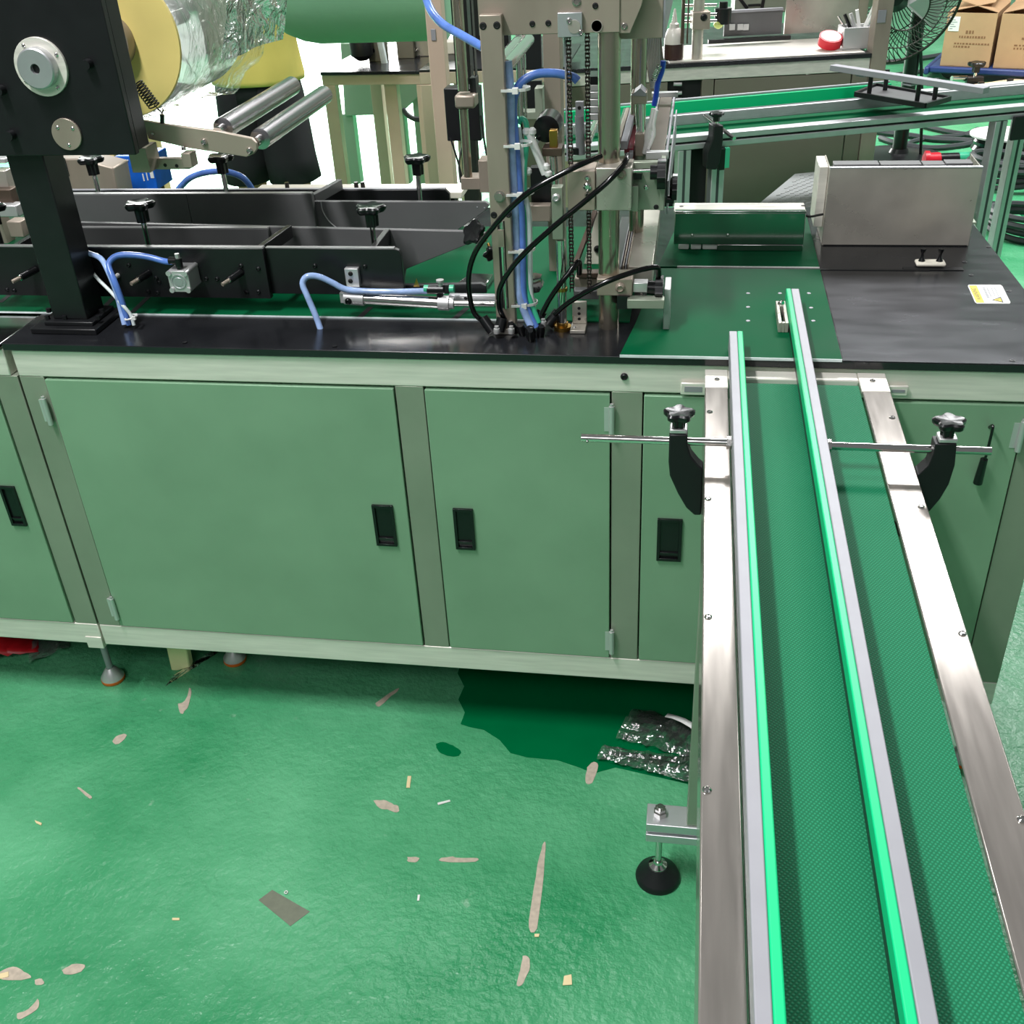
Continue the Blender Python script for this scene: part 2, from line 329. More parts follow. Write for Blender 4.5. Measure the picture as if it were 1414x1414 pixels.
obj('side_panel', B().box(RX - 0.012, RX - 0.004, 0.04, 0.70, 0.157, 0.79), 'sage', mc)
obj('side_panel', B().box(LX + 0.004, LX + 0.012, 0.04, 0.70, 0.157, 0.79), 'sage', mc)
obj('back_panel', B().box(LX + 0.045, RX - 0.045, 0.71, 0.72, 0.157, 0.79), 'sage', mc)
obj('light_block_panel', B().box(LX + 0.05, RX - 0.05, 0.66, 0.668, 0.002, 0.159), 'void', mc)  # unseen panel added to keep light from behind off the floor below
obj('bottom_panel', B().box(LX + 0.04, RX - 0.04, 0.04, 0.70, 0.16, 0.168), 'void', mc)
d1 = door(mc, -1.077, -0.462); d2 = door(mc, -0.4155, -0.114); d3 = door(mc, -0.066, 0.497)
def hpx(d, tl, br): p = PY(tl[0], tl[1], -0.005); q = PY(br[0], br[1], -0.005); flush_handle(d, p.x, q.x, q.z, p.z)
hpx(d1, (513, 697), (549, 754)); hpx(d2, (625, 702), (657, 759)); hpx(d3, (908, 716), (940, 775))
for x, y in ((68, 566), (160, 838), (845, 578), (845, 884), (1408, 600)): p = PY(x, y, 0); hinge(mc, p.x, p.z)
bp = PY(862, 520, -0.001); screw(mc, bp, 0.006, 0.004, (0, -1, 0), 'rubber', 'bolt')
f1 = PZ(157, 938, 0.0); foot(mc, f1.x, f1.y, 0.157); f2 = PZ(325, 912, 0.0); foot(mc, f2.x, f2.y, 0.157)
foot(mc, RX - 0.02, 0.02, 0.157); foot(mc, RX - 0.02, 0.70, 0.157); foot(mc, LX + 0.02, 0.70, 0.157)
# loose plug hanging out of the right-hand door
pg = obj('sensor_lead', B().tube([PY(1366, 590, -0.002), PY(1371, 588, -0.02), PY(1369, 600, -0.022), PY(1362, 628, -0.02), PY(1358, 640, -0.018)], 0.0022), 'plastic', None)
tag(pg, 'short black lead with plug hanging from the right hand green door', 'cable')
obj('plug', B().cyl(PY(1359, 634, -0.018), PY(1350, 667, -0.014), 0.0055, 0.007, 12), 'plastic', pg)
# neighbouring cabinet on the left
mc2 = thing('machine_cabinet', 'neighbouring green cabinet cut off by the left edge of the picture', 'cabinet', (-1.6, 0.38, 0))
X1 = -1.124; X0 = -2.0
obj('top_rail', B().box(X0, -1.137, 0, 0.04, 0.744, 0.793), 'steel', mc2, bevel=0.002)
obj('bottom_rail', B().box(X0, -1.126, 0, 0.04, 0.157, 0.207), 'steel', mc2, bevel=0.002)
obj('post', B().box(-1.172, -1.126, 0.0005, 0.04, 0.207, 0.744), 'frameg', mc2, bevel=0.001)
obj('side_panel', B().box(-1.136, -1.128, 0.04, 0.70, 0.157, 0.79), 'sage', mc2)
obj('light_block_panel', B().box(X0, -1.15, 0.64, 0.648, 0.002, 0.16), 'void', mc2); obj('bottom_panel', B().box(X0, -1.14, 0.04, 0.7, 0.16, 0.168), 'void', mc2)  # rear panel added to darken the floor under this cabinet
obj('light_block_panel', B().box(-1.149, LX + 0.049, 0.62, 0.628, 0.002, 0.15), 'void', mc2)  # added blocker closing the gap between the two cabinets against rear light
obj('foot_bracket', B().box(PY(120, 885, 0).x, -1.1262, -0.002, 0.04, 0.147, 0.175), 'steel', mc2, bevel=0.001)
dl = door(mc2, -1.75, -1.172); hpx(dl, (-2, 671), (38, 726))
obj('top_plate', B().box(X0, -1.138, -0.005, 0.72, 0.793, 0.803), 'mirror', mc2, bevel=0.001)
foot(mc2, -1.96, 0.02, 0.157); foot(mc2, -1.96, 0.66, 0.157); foot(mc2, -1.155, 0.66, 0.157)
# table plate
tb = thing('table_plate', 'long black machine table plate with brushed right end on the green cabinet', 'table', (-0.28, 0.37, 0.793))
pts = [(-1.132, -0.005), (0.5535, -0.005), (0.547, 0.30), (0.535, 0.66), (0.50, 0.76), (-1.132, 0.76)]
obj('plate', B().prism([(x, y, 0.7932) for x, y in pts], (0, 0, T - 0.7932)), 'tablet', tb, bevel=0.0012)
e = [PZ(1133, 371, T), PZ(1112, 284, T)]
obj('brushed_cover', B().prism([(0.2265, -0.0048, T), (0.5528, -0.0048, T), (0.546, 0.30, T), (0.534, 0.655, T), (0.50, 0.755, T), (0.2265, 0.755, T)], (0, 0, 0.0008)), 'darksteel', tb, smooth=False)
for x, y in ((1393, 402), (1398, 498), (1365, 341), (1332, 362), (1341, 380), (1240, 300), (255, 473), (462, 478)):
    p = PZ(x, y, T + 0.0008); obj('screw', B().lathe(p, (0, 0, 1), [(0, 0.004), (0.0008, 0.004), (0.0008, 0.0022), (0.0002, 0.0018)], 12), 'black', tb)
# ================================================================== GREEN TABLE BELT
gb = thing('table_belt', 'flat dark green belt running along the black table under the guides', 'conveyor belt', (-0.4, 0.3, T))
obj('belt_run', B().box(-2.0, -0.095, 0.128, 0.62, T + 0.0001, T + 0.0022), 'sheet', gb)
cr = 0.2245
p0 = PZ(935, 371, T)
obj('front_sheet', B().prism([(-0.1015, -0.0048, T + 0.0002), (cr, -0.0048, T + 0.0002), (cr, p0.y - 0.005, T + 0.0002), (-0.06, p0.y - 0.005, T + 0.0002), (-0.085, 0.12, T + 0.0002)], (0, 0, 0.0024)), 'sheet', gb)
obj('rear_sheet', B().prism([(-0.06, p0.y + 0.004, T + 0.0002), (cr, p0.y + 0.004, T + 0.0002), (cr, 0.74, T + 0.0002), (-0.02, 0.74, T + 0.0002)], (0, 0, 0.0024)), 'sheet', gb)
obj('edge_strip', B().box(-0.1015, cr, -0.0064, -0.0049, T - 0.001, T + 0.003), 'whitetube', gb)
obj('edge_strip', B().box(-2.0, -0.2, 0.1262, 0.1279, T, T + 0.0026), 'whitetube', gb)
for x, y, x2, y2 in ((20, 402, 0, 418), (205, 410, 182, 432), (512, 424, 497, 438), (645, 425, 628, 440), (160, 408, 140, 428)):
    obj('slot', B().bar(PZ(x, y, T + 0.0022), PZ(x2, y2, T + 0.0022), 0.010, 0.0008), 'void', gb)
for x, y in ((1077, 405), (1117, 405), (1120, 425), (1123, 443), (1033, 405), (1033, 424), (1033, 443)):
    p = PZ(x, y, T + 0.0026); obj('rivet', B().lathe(p, (0, 0, 1), [(0, 0.0036), (0.0006, 0.003)], 10), 'aluw', gb)
# groove with push rod across the belt
obj('groove_strip', B().box(p0.x, 0.41, p0.y - 0.004, p0.y + 0.0025, T + 0.0004, T + 0.0018), 'void', gb)
obj('groove_lip', B().box(p0.x, cr, p0.y + 0.0026, p0.y + 0.0046, T + 0.0004, T + 0.0038), 'white', gb)
# ================================================================== OUTFEED CONVEYOR
oc = thing('outfeed_conveyor', 'long conveyor with green woven belt running from the cabinet towards the viewer', 'conveyor', (0.157, -0.8, 0))
CY0, CY1 = -1.62, -0.0085
Zf = 0.79
for a, b_ in ((0.027, 0.0605), (0.2475, 0.287)):
    bb = B(); bb.box(a, b_, CY0, CY1 - 0.062, Zf - 0.004, Zf)
    xo = a if a < 0.1 else b_ - 0.004
    bb.box(xo, xo + 0.004, CY0, CY1 - 0.062, Zf - 0.075, Zf - 0.004)
    obj('side_frame', bb, 'steely', oc, bevel=0.0015)
    obj('end_plate', B().box(a, b_, CY1 - 0.0612, CY1, Zf - 0.005, Zf - 0.0002), 'steel', oc, bevel=0.001)
obj('cross_bar', B().box(0.0607, 0.2473, -0.036, CY1, Zf - 0.012, Zf - 0.0004), 'steel', oc, bevel=0.002)
bl = B(); bl.box(0.0625, 0.2455, CY0, -0.052, Zf - 0.010, Zf - 0.0035); bl.lathe((0.0625, -0.052, Zf - 0.03), (1, 0, 0), [(0, 0.0265), (0.183, 0.0265)], 24)
bl.box(0.0625, 0.2455, CY0, -0.052, Zf - 0.060, Zf - 0.0555)
obj('belt', bl, 'belt', oc)
obj('tail_roller', B().cyl((0.0605, -0.052, Zf - 0.03), (0.2475, -0.052, Zf - 0.03), 0.012), 'chrome', oc)
obj('slider_bed', B().box(0.062, 0.246, CY0, -0.085, Zf - 0.016, Zf - 0.0105), 'steel', oc)
for x, y in ((980, 569), (978, 689), (978, 852), (976, 1091), (1232, 577), (1272, 700), (1329, 875), (1411, 1132), (990, 524), (1205, 526)):
    screw(oc, PZ(x, y, Zf), 0.0042, 0.0022)
for tl, br in (((940, 528), (974, 546)), ((1226, 532), (1253, 547))):
    p = PY(*tl, -0.006); q = PY(*br, -0.006)
    obj('side_tab', B().box(p.x, q.x, -0.0075, -0.0035, q.z, p.z), 'steel', oc, bevel=0.003)
    obj('tab_slot', B().box(p.x + 0.006, q.x - 0.005, -0.0082, -0.0074, q.z + 0.006, p.z - 0.006), 'aluw', oc)
RZ0, RZ1 = T + 0.004, 0.838
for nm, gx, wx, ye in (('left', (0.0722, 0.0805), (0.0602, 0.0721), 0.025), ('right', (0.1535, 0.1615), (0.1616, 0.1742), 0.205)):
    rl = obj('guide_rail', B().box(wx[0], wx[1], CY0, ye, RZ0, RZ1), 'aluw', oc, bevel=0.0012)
    obj('rail_shade_strip', B().box(gx[0] + 0.0006, gx[1] - 0.0006, CY0, ye, RZ0, RZ0 + 0.0108), 'black', rl)  # black strip painted in for the shade below the rail
    rl['label'] = 'pale aluminium rail with a mint green wear strip'
    obj('wear_strip', B().box(gx[0], gx[1], CY0, ye, RZ0 + 0.011, RZ1 + 0.0005), 'greenrail', rl, bevel=0.0015)
zr = 0.820
RYL = PZ(850, 606, zr).y; RYR = PZ(1250, 619, zr).y
pl = PZ(803, 604, zr); prr = PZ(1368, 622, zr)
def guide_rod(x0, x1, y, tip):
    r = obj('rod', B().cyl((x0, y, zr), (x1, y, zr), 0.0052, n=16), 'chrome', oc)
    obj('nut', B().cyl((tip - 0.003, y, zr), (tip + 0.003, y, zr), 0.0085, n=6), 'chrome', r)
    return r
guide_rod(pl.x, 0.0602, RYL, 0.0565); guide_rod(0.1742, prr.x, RYR, 0.1785)
screw(oc, (pl.x + 0.008, RYL - 0.005, zr - 0.002), 0.002, 0.002, (0, -1, -0.3))
def z3(x, y): return (780 + x * 0.2263, 480 + y * 0.2263)
def z4(x, y): return (1080 + x * 0.2362, 480 + y * 0.2362)
for nm, Yb, pts, kp, kr in (
    ('l', RYL - 0.011, [z3(*q) for q in ((637, 532), (748, 532), (748, 600), (770, 665), (815, 720), (845, 745), (850, 1025), (790, 1025), (740, 980), (690, 895), (640, 785), (632, 700))], (694, 500), z3),
    ('r', RYR - 0.011, [z4(*q) for q in ((895, 565), (1022, 565), (1010, 690), (975, 800), (925, 885), (865, 955), (800, 1000), (760, 1000), (760, 740), (800, 740), (855, 690), (885, 620))], (960, 545), z4)):
    P = [PY(x, y, Yb) for x, y in pts]
    for p in P:
        if nm == 'l': p.x = min(p.x, 0.0268)
        else: p.x = max(p.x, 0.2872) if p.x < 0.2872 else p.x
    br = obj('rod_bracket', B().prism(P, (0, 0.022, 0)), 'rubber', oc, bevel=0.002)
    k0 = PY(*kr(*kp), RYL if nm == 'l' else RYR); k0.z = max(p.z for p in P) + 0.006
    obj('cap', B().box(k0.x - 0.011, k0.x + 0.011, Yb + 0.001, Yb + 0.021, k0.z - 0.006, k0.z), 'cast', br, bevel=0.0015)
    knob(br, k0, 0.018, 0.012, 0)
fx = PZ(908, 1212, 0.0); FY = fx.y
lx_ = PY(948, 1135, FY - 0.018).x
lg = obj('leg', B().box(lx_, lx_ + 0.03, FY - 0.018, FY + 0.018, 0.1525, Zf - 0.0755), 'frameg', oc, bevel=0.0015)
for x0 in (0.264,): obj('leg', B().box(x0, x0 + 0.022, FY - 0.018, FY + 0.018, 0.1525, Zf - 0.0755), 'frameg', oc, bevel=0.0015)
pfb = PY(893, 1112, FY - 0.02)
bm_ = B()
for z0, z1 in ((0.112, 0.128), (0.136, 0.152)): bm_.box(pfb.x, 0.354, FY - 0.022, FY + 0.022, z0, z1)
bm_.box(pfb.x + 0.001, 0.353, FY - 0.017, FY + 0.017, 0.128, 0.136)
obj('foot_beam', bm_, 'alu', oc, bevel=0.001)
for xx in (fx.x, 0.332):
    lf = obj('levelling_foot', B().lathe((xx, FY, 0), (0, 0, 1), [(0, 0.036), (0.006, 0.037), (0.014, 0.034), (0.03, 0.017), (0.032, 0.0165)], 28), 'rubber', oc)
    obj('swivel', B().lathe((xx, FY, 0.03), (0, 0, 1), [(0, 0.0155), (0.004, 0.015), (0.009, 0.008), (0.014, 0.007)], 20), 'chrome', lf)
    obj('stem', B().cyl((xx, FY, 0.04), (xx, FY, 0.172), 0.0055, n=12), 'chrome', lf)
    obj('nut', B().cyl((xx, FY, 0.152), (xx, FY, 0.161), 0.011, n=6).cyl((xx, FY, 0.161), (xx, FY, 0.168), 0.009, n=6), 'chrome', lf)
# second pair of legs below the viewer
for x0 in (lx_, 0.264): obj('leg', B().box(x0, x0 + 0.022, -1.50, -1.464, 0.0, Zf - 0.0755), 'frameg', oc, bevel=0.0015)
# ================================================================== FILM ROLL STAND (black post and plate at the left)
PF = 0.062
a = PY(74, 440, PF); b_ = PY(121, 440, PF)
rs = thing('roll_stand', 'black post and plate stand carrying the clear film roll at upper left', 'stand', ((a.x + b_.x) / 2, 0.09, T))
q = PZ(48, 458, T); q2 = PZ(135, 462, T)
bs = obj('base_plate', B().box(q.x, q2.x, 0.036, 0.135, T + 0.0003, T + 0.010), 'black', rs, bevel=0.0015)
obj('base_flange', B().box(a.x - 0.012, b_.x + 0.014, 0.05, 0.128, T + 0.010, T + 0.017), 'black', rs, bevel=0.0015)
for x, y in ((68, 431), (141, 432), (90, 441), (66, 441), (136, 441)):
    p = PZ(x, y, T + 0.017); obj('bolt', B().cyl(p, p + V((0, 0, 0.007)), 0.0045, n=6), 'black', rs)
obj('post', B().box(a.x, b_.x, PF, PF + 0.058, T + 0.017, 1.13), 'black', rs, bevel=0.002)
br_ = PY(188, 214, 0.045)
obj('side_plate', B().box(-1.22, br_.x, 0.045, 0.058, br_.z, 1.43), 'black', rs, bevel=0.0015)
ed = PX(204, 207, br_.x)
obj('edge_flange', B().box(br_.x - 0.014, br_.x - 0.0005, 0.0582, 0.095, br_.z + 0.004, 1.43), 'black', rs, bevel=0.0015)
c1 = PY(58, 92, 0.045); c2 = PY(93, 185, 0.045)
fl = obj('bearing_flange', B().lathe(c1, (0, -1, 0), [(0, 0.041), (0.004, 0.041), (0.0045, 0.0405)], 40), 'steel', rs)
hb = obj('shaft_end', B().lathe(c1 + V((0, -0.0045, 0)), (0, -1, 0), [(0, 0.0285), (0.013, 0.0285), (0.0148, 0.0265), (0.0148, 0.0072), (0.008, 0.007), (0.008, 0.0002)], 36), 'alu', fl)
obj('bore', B().cyl(c1 + V((0, -0.0126, 0)), c1 + V((0, -0.0131, 0)), 0.0068, n=20), 'void', hb)
for t in (0.5, 2.1, 3.7, 5.3): screw(fl, c1 + V((0.0345 * math.cos(t), -0.0045, 0.0345 * math.sin(t))), 0.0032, 0.002, (0, -1, 0))
f2 = obj('round_cover', B().lathe(c2, (0, -1, 0), [(0, 0.0235), (0.003, 0.0235), (0.0034, 0.023)], 32), 'steelv', rs)
for t in (2.4, 0.6, 4.7): screw(f2, c2 + V((0.0155 * math.cos(t), -0.0034, 0.0155 * math.sin(t))), 0.003, 0.0012, (0, -1, 0))
for x, y in ((123, 88), (17, 186), (3, 124)):
    p = PY(x, y, 0.045); obj('bolt', B().cyl(p, p + V((0, -0.012, 0)), 0.0075, 0.007, 10), 'black', rs)
# dancer arm with two rollers
A0 = PY(200, 168, 0.14); 
arm = obj('dancer_arm', B().prism([PY(x, y, 0.14) for x, y in ((196, 166), (230, 172), (300, 181), (347, 191), (354, 198), (355, 206), (350, 213), (340, 217), (262, 205), (205, 192))], (0, 0.008, 0)), 'steelv', rs, bevel=0.0012)
for (x, y), y1p in (((300, 182), 110), ((352, 197), 122)):
    c = PY(x, y, 0.149); Y1 = c.y
    r = obj('roller', B().lathe(c + V((0, 0.022, 0)), (0, 1, 0), [(0, 0.011), (0.002, 0.0165), (0.34, 0.0165), (0.342, 0.012)], 28), 'ridged', arm)
    obj('axle', B().cyl(c, c + V((0, 0.024, 0)), 0.008), 'chrome', r)
for x, y in ((282, 196), (345, 208), (212, 184)):
    screw(arm, PY(x, y, 0.14), 0.0055 if x > 220 else 0.003, 0.005, (0, -1, 0), 'chrome')
obj('arm_bracket', B().box(PY(185, 208, 0.12).x, PY(210, 208, 0.12).x, 0.10, 0.14, PY(200, 234, 0.12).z, PY(200, 200, 0.12).z), 'steelv', rs, bevel=0.001)
fb = B(); fbox(fb, (212, 219), (262, 234), 0.13, 0.012); fbox(fb, (249, 212), (266, 232), 0.126, 0.024)
ab = obj('stop_block', fb, 'steelv', rs, bevel=0.001)
for x, y in ((228, 228), (244, 229)): screw(ab, PY(x, y, 0.13), 0.003, 0.001, (0, -1, 0), 'void')
screw(ab, PY(254, 207, 0.135), 0.004, 0.006, (0, 0, 1), 'chrome')
sp0 = PY(188, 113, 0.15); sp1 = PY(216, 150, 0.142); d = sp1 - sp0; u, v, n_ = basis(d)
P = [sp0 + V((-0.004, 0, 0.02))] + [sp0 + d * (0.02 + 0.9 * i / 132) + (u * math.cos(i * 0.47) + v * math.sin(i * 0.47)) * 0.0088 for i in range(133)] + [sp1 + V((0.006, 0, -0.004)), PY(223, 157, 0.142), PY(226, 152, 0.142), PY(224, 149, 0.142)]
obj('spring', B().tube(P, 0.0011, 6, 1), 'wire', rs)
obj('spring_post', B().cyl(PY(224, 172, 0.144), PY(224, 158, 0.144), 0.0035, n=10), 'black', rs)
obj('arm_pivot', B().cyl((c2.x, 0.058, c2.z), (c2.x, 0.14, c2.z), 0.012), 'steelv', rs)
# film roll
rc = PY(55, 92, 0.03); RYF = 0.25; RR = 0.121
fr = thing('film_roll', 'clear plastic film roll with yellow end disc on the black stand', 'film roll', (rc.x, 0.38, rc.z - RR))
obj('film', B().lathe((rc.x, RYF + 0.004, rc.z), (0, 1, 0), [(0, RR * 0.985), (0.01, RR), (0.27, RR), (0.274, RR * 0.98)], 64), 'wrap', fr)
obj('end_disc', B().lathe((rc.x, RYF, rc.z), (0, 1, 0), [(0, 0.04), (0, RR * 0.975), (0.0038, RR * 0.985)], 64), 'yellow', fr)
hbp = obj('core_hub', B().lathe((rc.x, RYF - 0.02, rc.z), (0, 1, 0), [(0, 0.026), (0, 0.040), (0.008, 0.0425), (0.021, 0.0425)], 36), 'steelv', fr)
obj('shaft', B().cyl((rc.x, 0.058, rc.z), (rc.x, RYF + 0.29, rc.z), 0.0125), 'chrome', fr)
rows = []
for j in range(15):                                   # loose bag of film round the right-hand side of the roll
    t = j / 14; yy = RYF + 0.015 + 0.30 * t; row = []
    for i in range(25):
        an = -1.75 + 2.75 * i / 24
        rr = RR + 0.006 + 0.03 * max(0, (i - 12) / 12) ** 2 + 0.022 * t + 0.007 * math.sin(9 * an + 5 * t + 1) * t + 0.006 * noise.noise(V((an * 2, t * 4, 1)))
        row.append(V((rc.x + rr * math.cos(an), yy + 0.015 * math.sin(an * 3), rc.z + rr * math.sin(an))))
    rows.append(row)
obj('film_tail', B().sheet(rows), 'film', fr)
rows = []
for j in range(9):
    t = j / 8; row = []
    for i in range(13):
        s_ = i / 12; yy = RYF + 0.10 + 0.22 * t
        x = rc.x + RR + 0.018 + 0.05 * s_ + 0.008 * math.sin(7 * t + 4 * s_); z = rc.z - 0.05 + 0.26 * s_
        row.append(V((x + 0.03 * t, yy + 0.01 * math.sin(s_ * 5), z)))
    rows.append(row)
obj('film_web', B().sheet(rows), 'film', fr)
# ================================================================== GUIDES
def guide(nm, label, loc): return thing(nm, label, 'guide rail', loc)
g1 = guide('side_guide', 'near black side guide with rounded end plate carrying a square air cylinder', (-0.75, 0.2, T))
zt = 0.918
rb = PY(375, 412, 0.14); rt = PY(376, 343, 0.14)
obj('front_block', B().box(-1.6, rb.x, 0.138, 0.150, rb.z, rt.z), 'black', g1, bevel=0.001)
e0 = PY(557, 408, 0.15); e1 = PY(555, 344, 0.15); xr = (e0.x + e1.x) / 2
cp = [V((rb.x - 0.05, 0.1505, e0.z)), V((xr, 0.1505, e0.z)), V((xr, 0.1505, e1.z - 0.010)), V((xr - 0.003, 0.1505, e1.z - 0.003)), V((xr - 0.010, 0.1505, e1.z)), V((rb.x - 0.05, 0.1505, e1.z))]
obj('end_plate', B().prism(cp, (0, 0.010, 0)), 'black', g1, bevel=0.001)
for nm, Y0 in (('cap_strip', 0.1385),): obj(nm, B().box(-1.6, rb.x - 0.0005, Y0, Y0 + 0.0115, rt.z + 0.0002, rt.z + 0.0016), 'edge', g1)
BY = 0.275
bpts = [PY(x, y, BY) for x, y in ((-40, 306), (658, 320), (672, 323), (664, 330), (560, 372), (558, 408), (-40, 400))]
bpts[0].x = -1.2; bpts[-1].x = -1.2
for p in bpts: p.z = max(p.z, T + 0.0024)
obj('inner_plate', B().prism(bpts, (0, 0.010, 0)), 'greyplate', g1, bevel=0.001)
pc = PY(369, 316, BY - 0.012)
obj('overlay_plate', B().box(-1.19, pc.x, BY - 0.012, BY - 0.0004, T + 0.02, pc.z), 'greyplate', g1, bevel=0.001)
s0 = PZ(352, 343, rt.z); s1 = PZ(384, 321, rt.z)
obj('spacer', B().bar((rb.x - 0.012, 0.1505, rt.z - 0.012), (rb.x + 0.004, BY - 0.0125, rt.z - 0.010), 0.010, 0.022), 'black', g1, bevel=0.001)
obj('spacer', B().box(-1.18, -1.17, 0.1505, BY - 0.0125, rt.z - 0.03, rt.z - 0.006), 'black', g1, bevel=0.001)
obj('spacer', B().box(xr - 0.06, xr - 0.05, 0.1605, BY - 0.0005, e1.z - 0.03, e1.z - 0.006), 'black', g1, bevel=0.001)
obj('cap_strip', B().box(-1.19, pc.x - 0.0003, BY - 0.0118, BY - 0.0006, pc.z + 0.0001, pc.z + 0.0014), 'edge', g1)
obj('cap_strip', B().box(rb.x, xr - 0.011, 0.1508, 0.160, e1.z + 0.0001, e1.z + 0.0012), 'edge', g1)
def gknob(g, x, y, Y, r, zb):
    p = PY(x, y, Y); return knob(g, p, r, r * 0.95, max(0.004, p.z - zb), 'chrome')
gknob(g1, 198, 306, 0.165 + 0.04, 0.0235, rt.z - 0.035); gknob(g1, 514, 312, 0.21, 0.0235, rt.z - 0.035); gknob(g1, -6, 310, 0.205, 0.0235, rt.z - 0.035)
for x0 in (PY(198, 306, .205).x, PY(514, 312, .21).x, PY(-6, 310, .205).x): obj('clamp_bar', B().box(x0 - 0.009, x0 + 0.009, 0.161, BY - 0.013, rt.z - 0.048, rt.z - 0.034), 'black', g1)
for (x, y), (x2, y2) in (((17, 389), (50, 372)), ((181, 392), (206, 377)), ((307, 393), (333, 376))):
    p = PY(x2, y2, 0.138); t_ = PY(x, y, 0.098); m_ = t_ + (p - t_) * 0.35
    sp = obj('spring_plunger', B().cyl(m_, p, 0.0062, n=14), 'plastic', g1)
    obj('tip', B().cyl(t_, m_, 0.0034, n=12), 'steelv', sp); obj('collar', B().cyl(m_ - (p - t_).normalized() * 0.002, m_, 0.0055, n=14), 'chrome', sp)
for x, y in ((216, 384), (220, 390), (205, 403), (218, 404), (285, 385), (333, 367), (300, 385), (340, 403), (357, 371), (357, 403), (341, 404), (10, 400), (20, 401), (178, 366), (435, 367), (504, 368)):
    Yf = 0.138 if x < 375 else 0.1505; p = PY(x, y, Yf); screw(g1, p, 0.004, 0.003, (0, -1, 0), 'black', 'bolt')
p = PY(163, 380, 0.138); screw(g1, p, 0.004, 0.012, (0, -1, 0), 'white', 'bolt')
# clip block on the end plate
cb = B(); fbox(cb, (475, 371), (497, 397), 0.140, 0.0103)
cbl = obj('clip_block', cb, 'cast', g1, bevel=0.001)
for y in (378, 388): screw(cbl, PY(484, y, 0.140), 0.004, 0.003, (0, -1, 0), 'void')
# far guide
g2 = guide('side_guide', 'far black side guide with three star knobs in front of the cream cover plate', (-0.8, 0.47, T))
FY2 = 0.45
pa = PY(430, 268, FY2 - 0.014)
fp = [PY(x, y, FY2) for x, y in ((300, 271), (670, 279), (676, 283), (670, 291), (612, 319), (300, 326))]; fp[0].x = -1.29; fp[0].z = fp[1].z + 0.004; fp[-1].x = -1.29
fp[-1].z = fp[-2].z = T + 0.03
obj('inner_plate', B().prism(fp, (0, 0.010, 0)), 'greyplate', g2, bevel=0.001)
pw = PY(258, 272, FY2 - 0.014)
obj('overlay_plate', B().box(-1.29, pw.x - 0.001, FY2 - 0.014, FY2 - 0.0005, T + 0.01, pa.z), 'greyplate', g2, bevel=0.001)
obj('overlay_plate', B().box(pw.x, pa.x, FY2 - 0.014, FY2 - 0.0005, T + 0.01, pa.z), 'greyplate', g2, bevel=0.001)
obj('cap_strip', B().box(-1.29, pa.x - 0.001, FY2 - 0.0135, FY2 - 0.001, pa.z + 0.0001, pa.z + 0.0014), 'edge', g2)
screw(g2, PY(434, 300, FY2), 0.005, 0.003, (0, -1, 0), 'black', 'bolt')
for x, y in ((659, 286), (669, 287)): screw(g2, PY(x, y, FY2), 0.0016, 0.001, (0, -1, 0), 'aluw')
rbk = PY(620, 262, 0.56)
obj('rear_plate', B().prism([V((-1.29, 0.56, T + 0.02)), V((rbk.x, 0.56, T + 0.02)), V((rbk.x, 0.56, rbk.z - 0.008)), V((rbk.x - 0.008, 0.56, rbk.z)), V((-1.29, 0.56, rbk.z))], (0, 0.010, 0)), 'black', g2, bevel=0.001)
obj('cap_strip', B().box(-1.29, rbk.x - 0.008, 0.5605, 0.5695, rbk.z + 0.0002, rbk.z + 0.002), 'aluw', g2)
sa = PY(438, 270, FY2 + 0.01); obj('spacer', B().bar((sa.x - 0.01, FY2 + 0.0105, sa.z - 0.008), (sa.x + 0.015, 0.5595, sa.z - 0.006), 0.011, 0.02), 'greyplate', g2, bevel=0.001)
obj('curved_trim', B().tube([PY(443, 278, FY2 - 0.001), PY(446, 292, FY2 - 0.001), PY(455, 306, FY2 - 0.001), PY(468, 317, FY2 - 0.001)], 0.0012, 6), 'cast', g2)
for x, y, Y in ((130, 241, 0.505), (308, 239, 0.505), (577, 241, 0.505)):
    gknob(g2, x, y, Y, 0.0235, rbk.z - 0.03); x0 = PY(x, y, Y).x
    obj('clamp_bar', B().box(x0 - 0.009, x0 + 0.009, FY2 + 0.0105, 0.5595, rbk.z - 0.045, rbk.z - 0.0295), 'black', g2)
# cream cover strip behind the far guide
cs0 = PY(350, 255, 0.62); cs1 = PY(640, 262, 0.62)
cst = obj('cover_plate', B().box(cs0.x, cs1.x, 0.60, 0.665, cs1.z - 0.012, cs1.z), 'offwhite', None, bevel=0.001)
tag(cst, 'long cream cover plate lying behind the far black side guide', 'cover plate')
obj('support', B().box(cs0.x + 0.02, cs0.x + 0.04, 0.62, 0.65, T, cs1.z - 0.012), 'black', cst); obj('support', B().box(cs1.x - 0.04, cs1.x - 0.02, 0.62, 0.65, T, cs1.z - 0.012), 'black', cst)
for x, y in ((396, 251), (492, 254), (501, 253)):
    p = PY(x, y + 3, 0.64); p.z = cs1.z; obj('pin', B().cyl(p, p + V((0, 0, 0.011)), 0.0045, n=10), 'plastic', cst)
# stainless ramp and black finger beside the tower
rp = [PZ(650, 379, T + 0.012), PZ(681, 380, T + 0.012), PZ(672, 393, T + 0.012), PZ(632, 392, T + 0.012)]
tag(obj('steel_ramp', B().prism([V((p.x, p.y, T + 0.0025)) for p in rp], (0, 0, 0.012)), 'mirror', None, bevel=0.001), 'small bare steel plate lying on green belt beside the steel upright', 'plate')
fp_ = [PY(x, y, 0.165) for x, y in ((548, 394), (664, 392), (671, 396), (672, 405), (548, 407))]
tag(obj('finger_plate', B().prism(fp_, (0, 0.010, 0)), 'black', None, bevel=0.001), 'black round-ended finger bar just behind the long chrome air cylinder', 'bar')
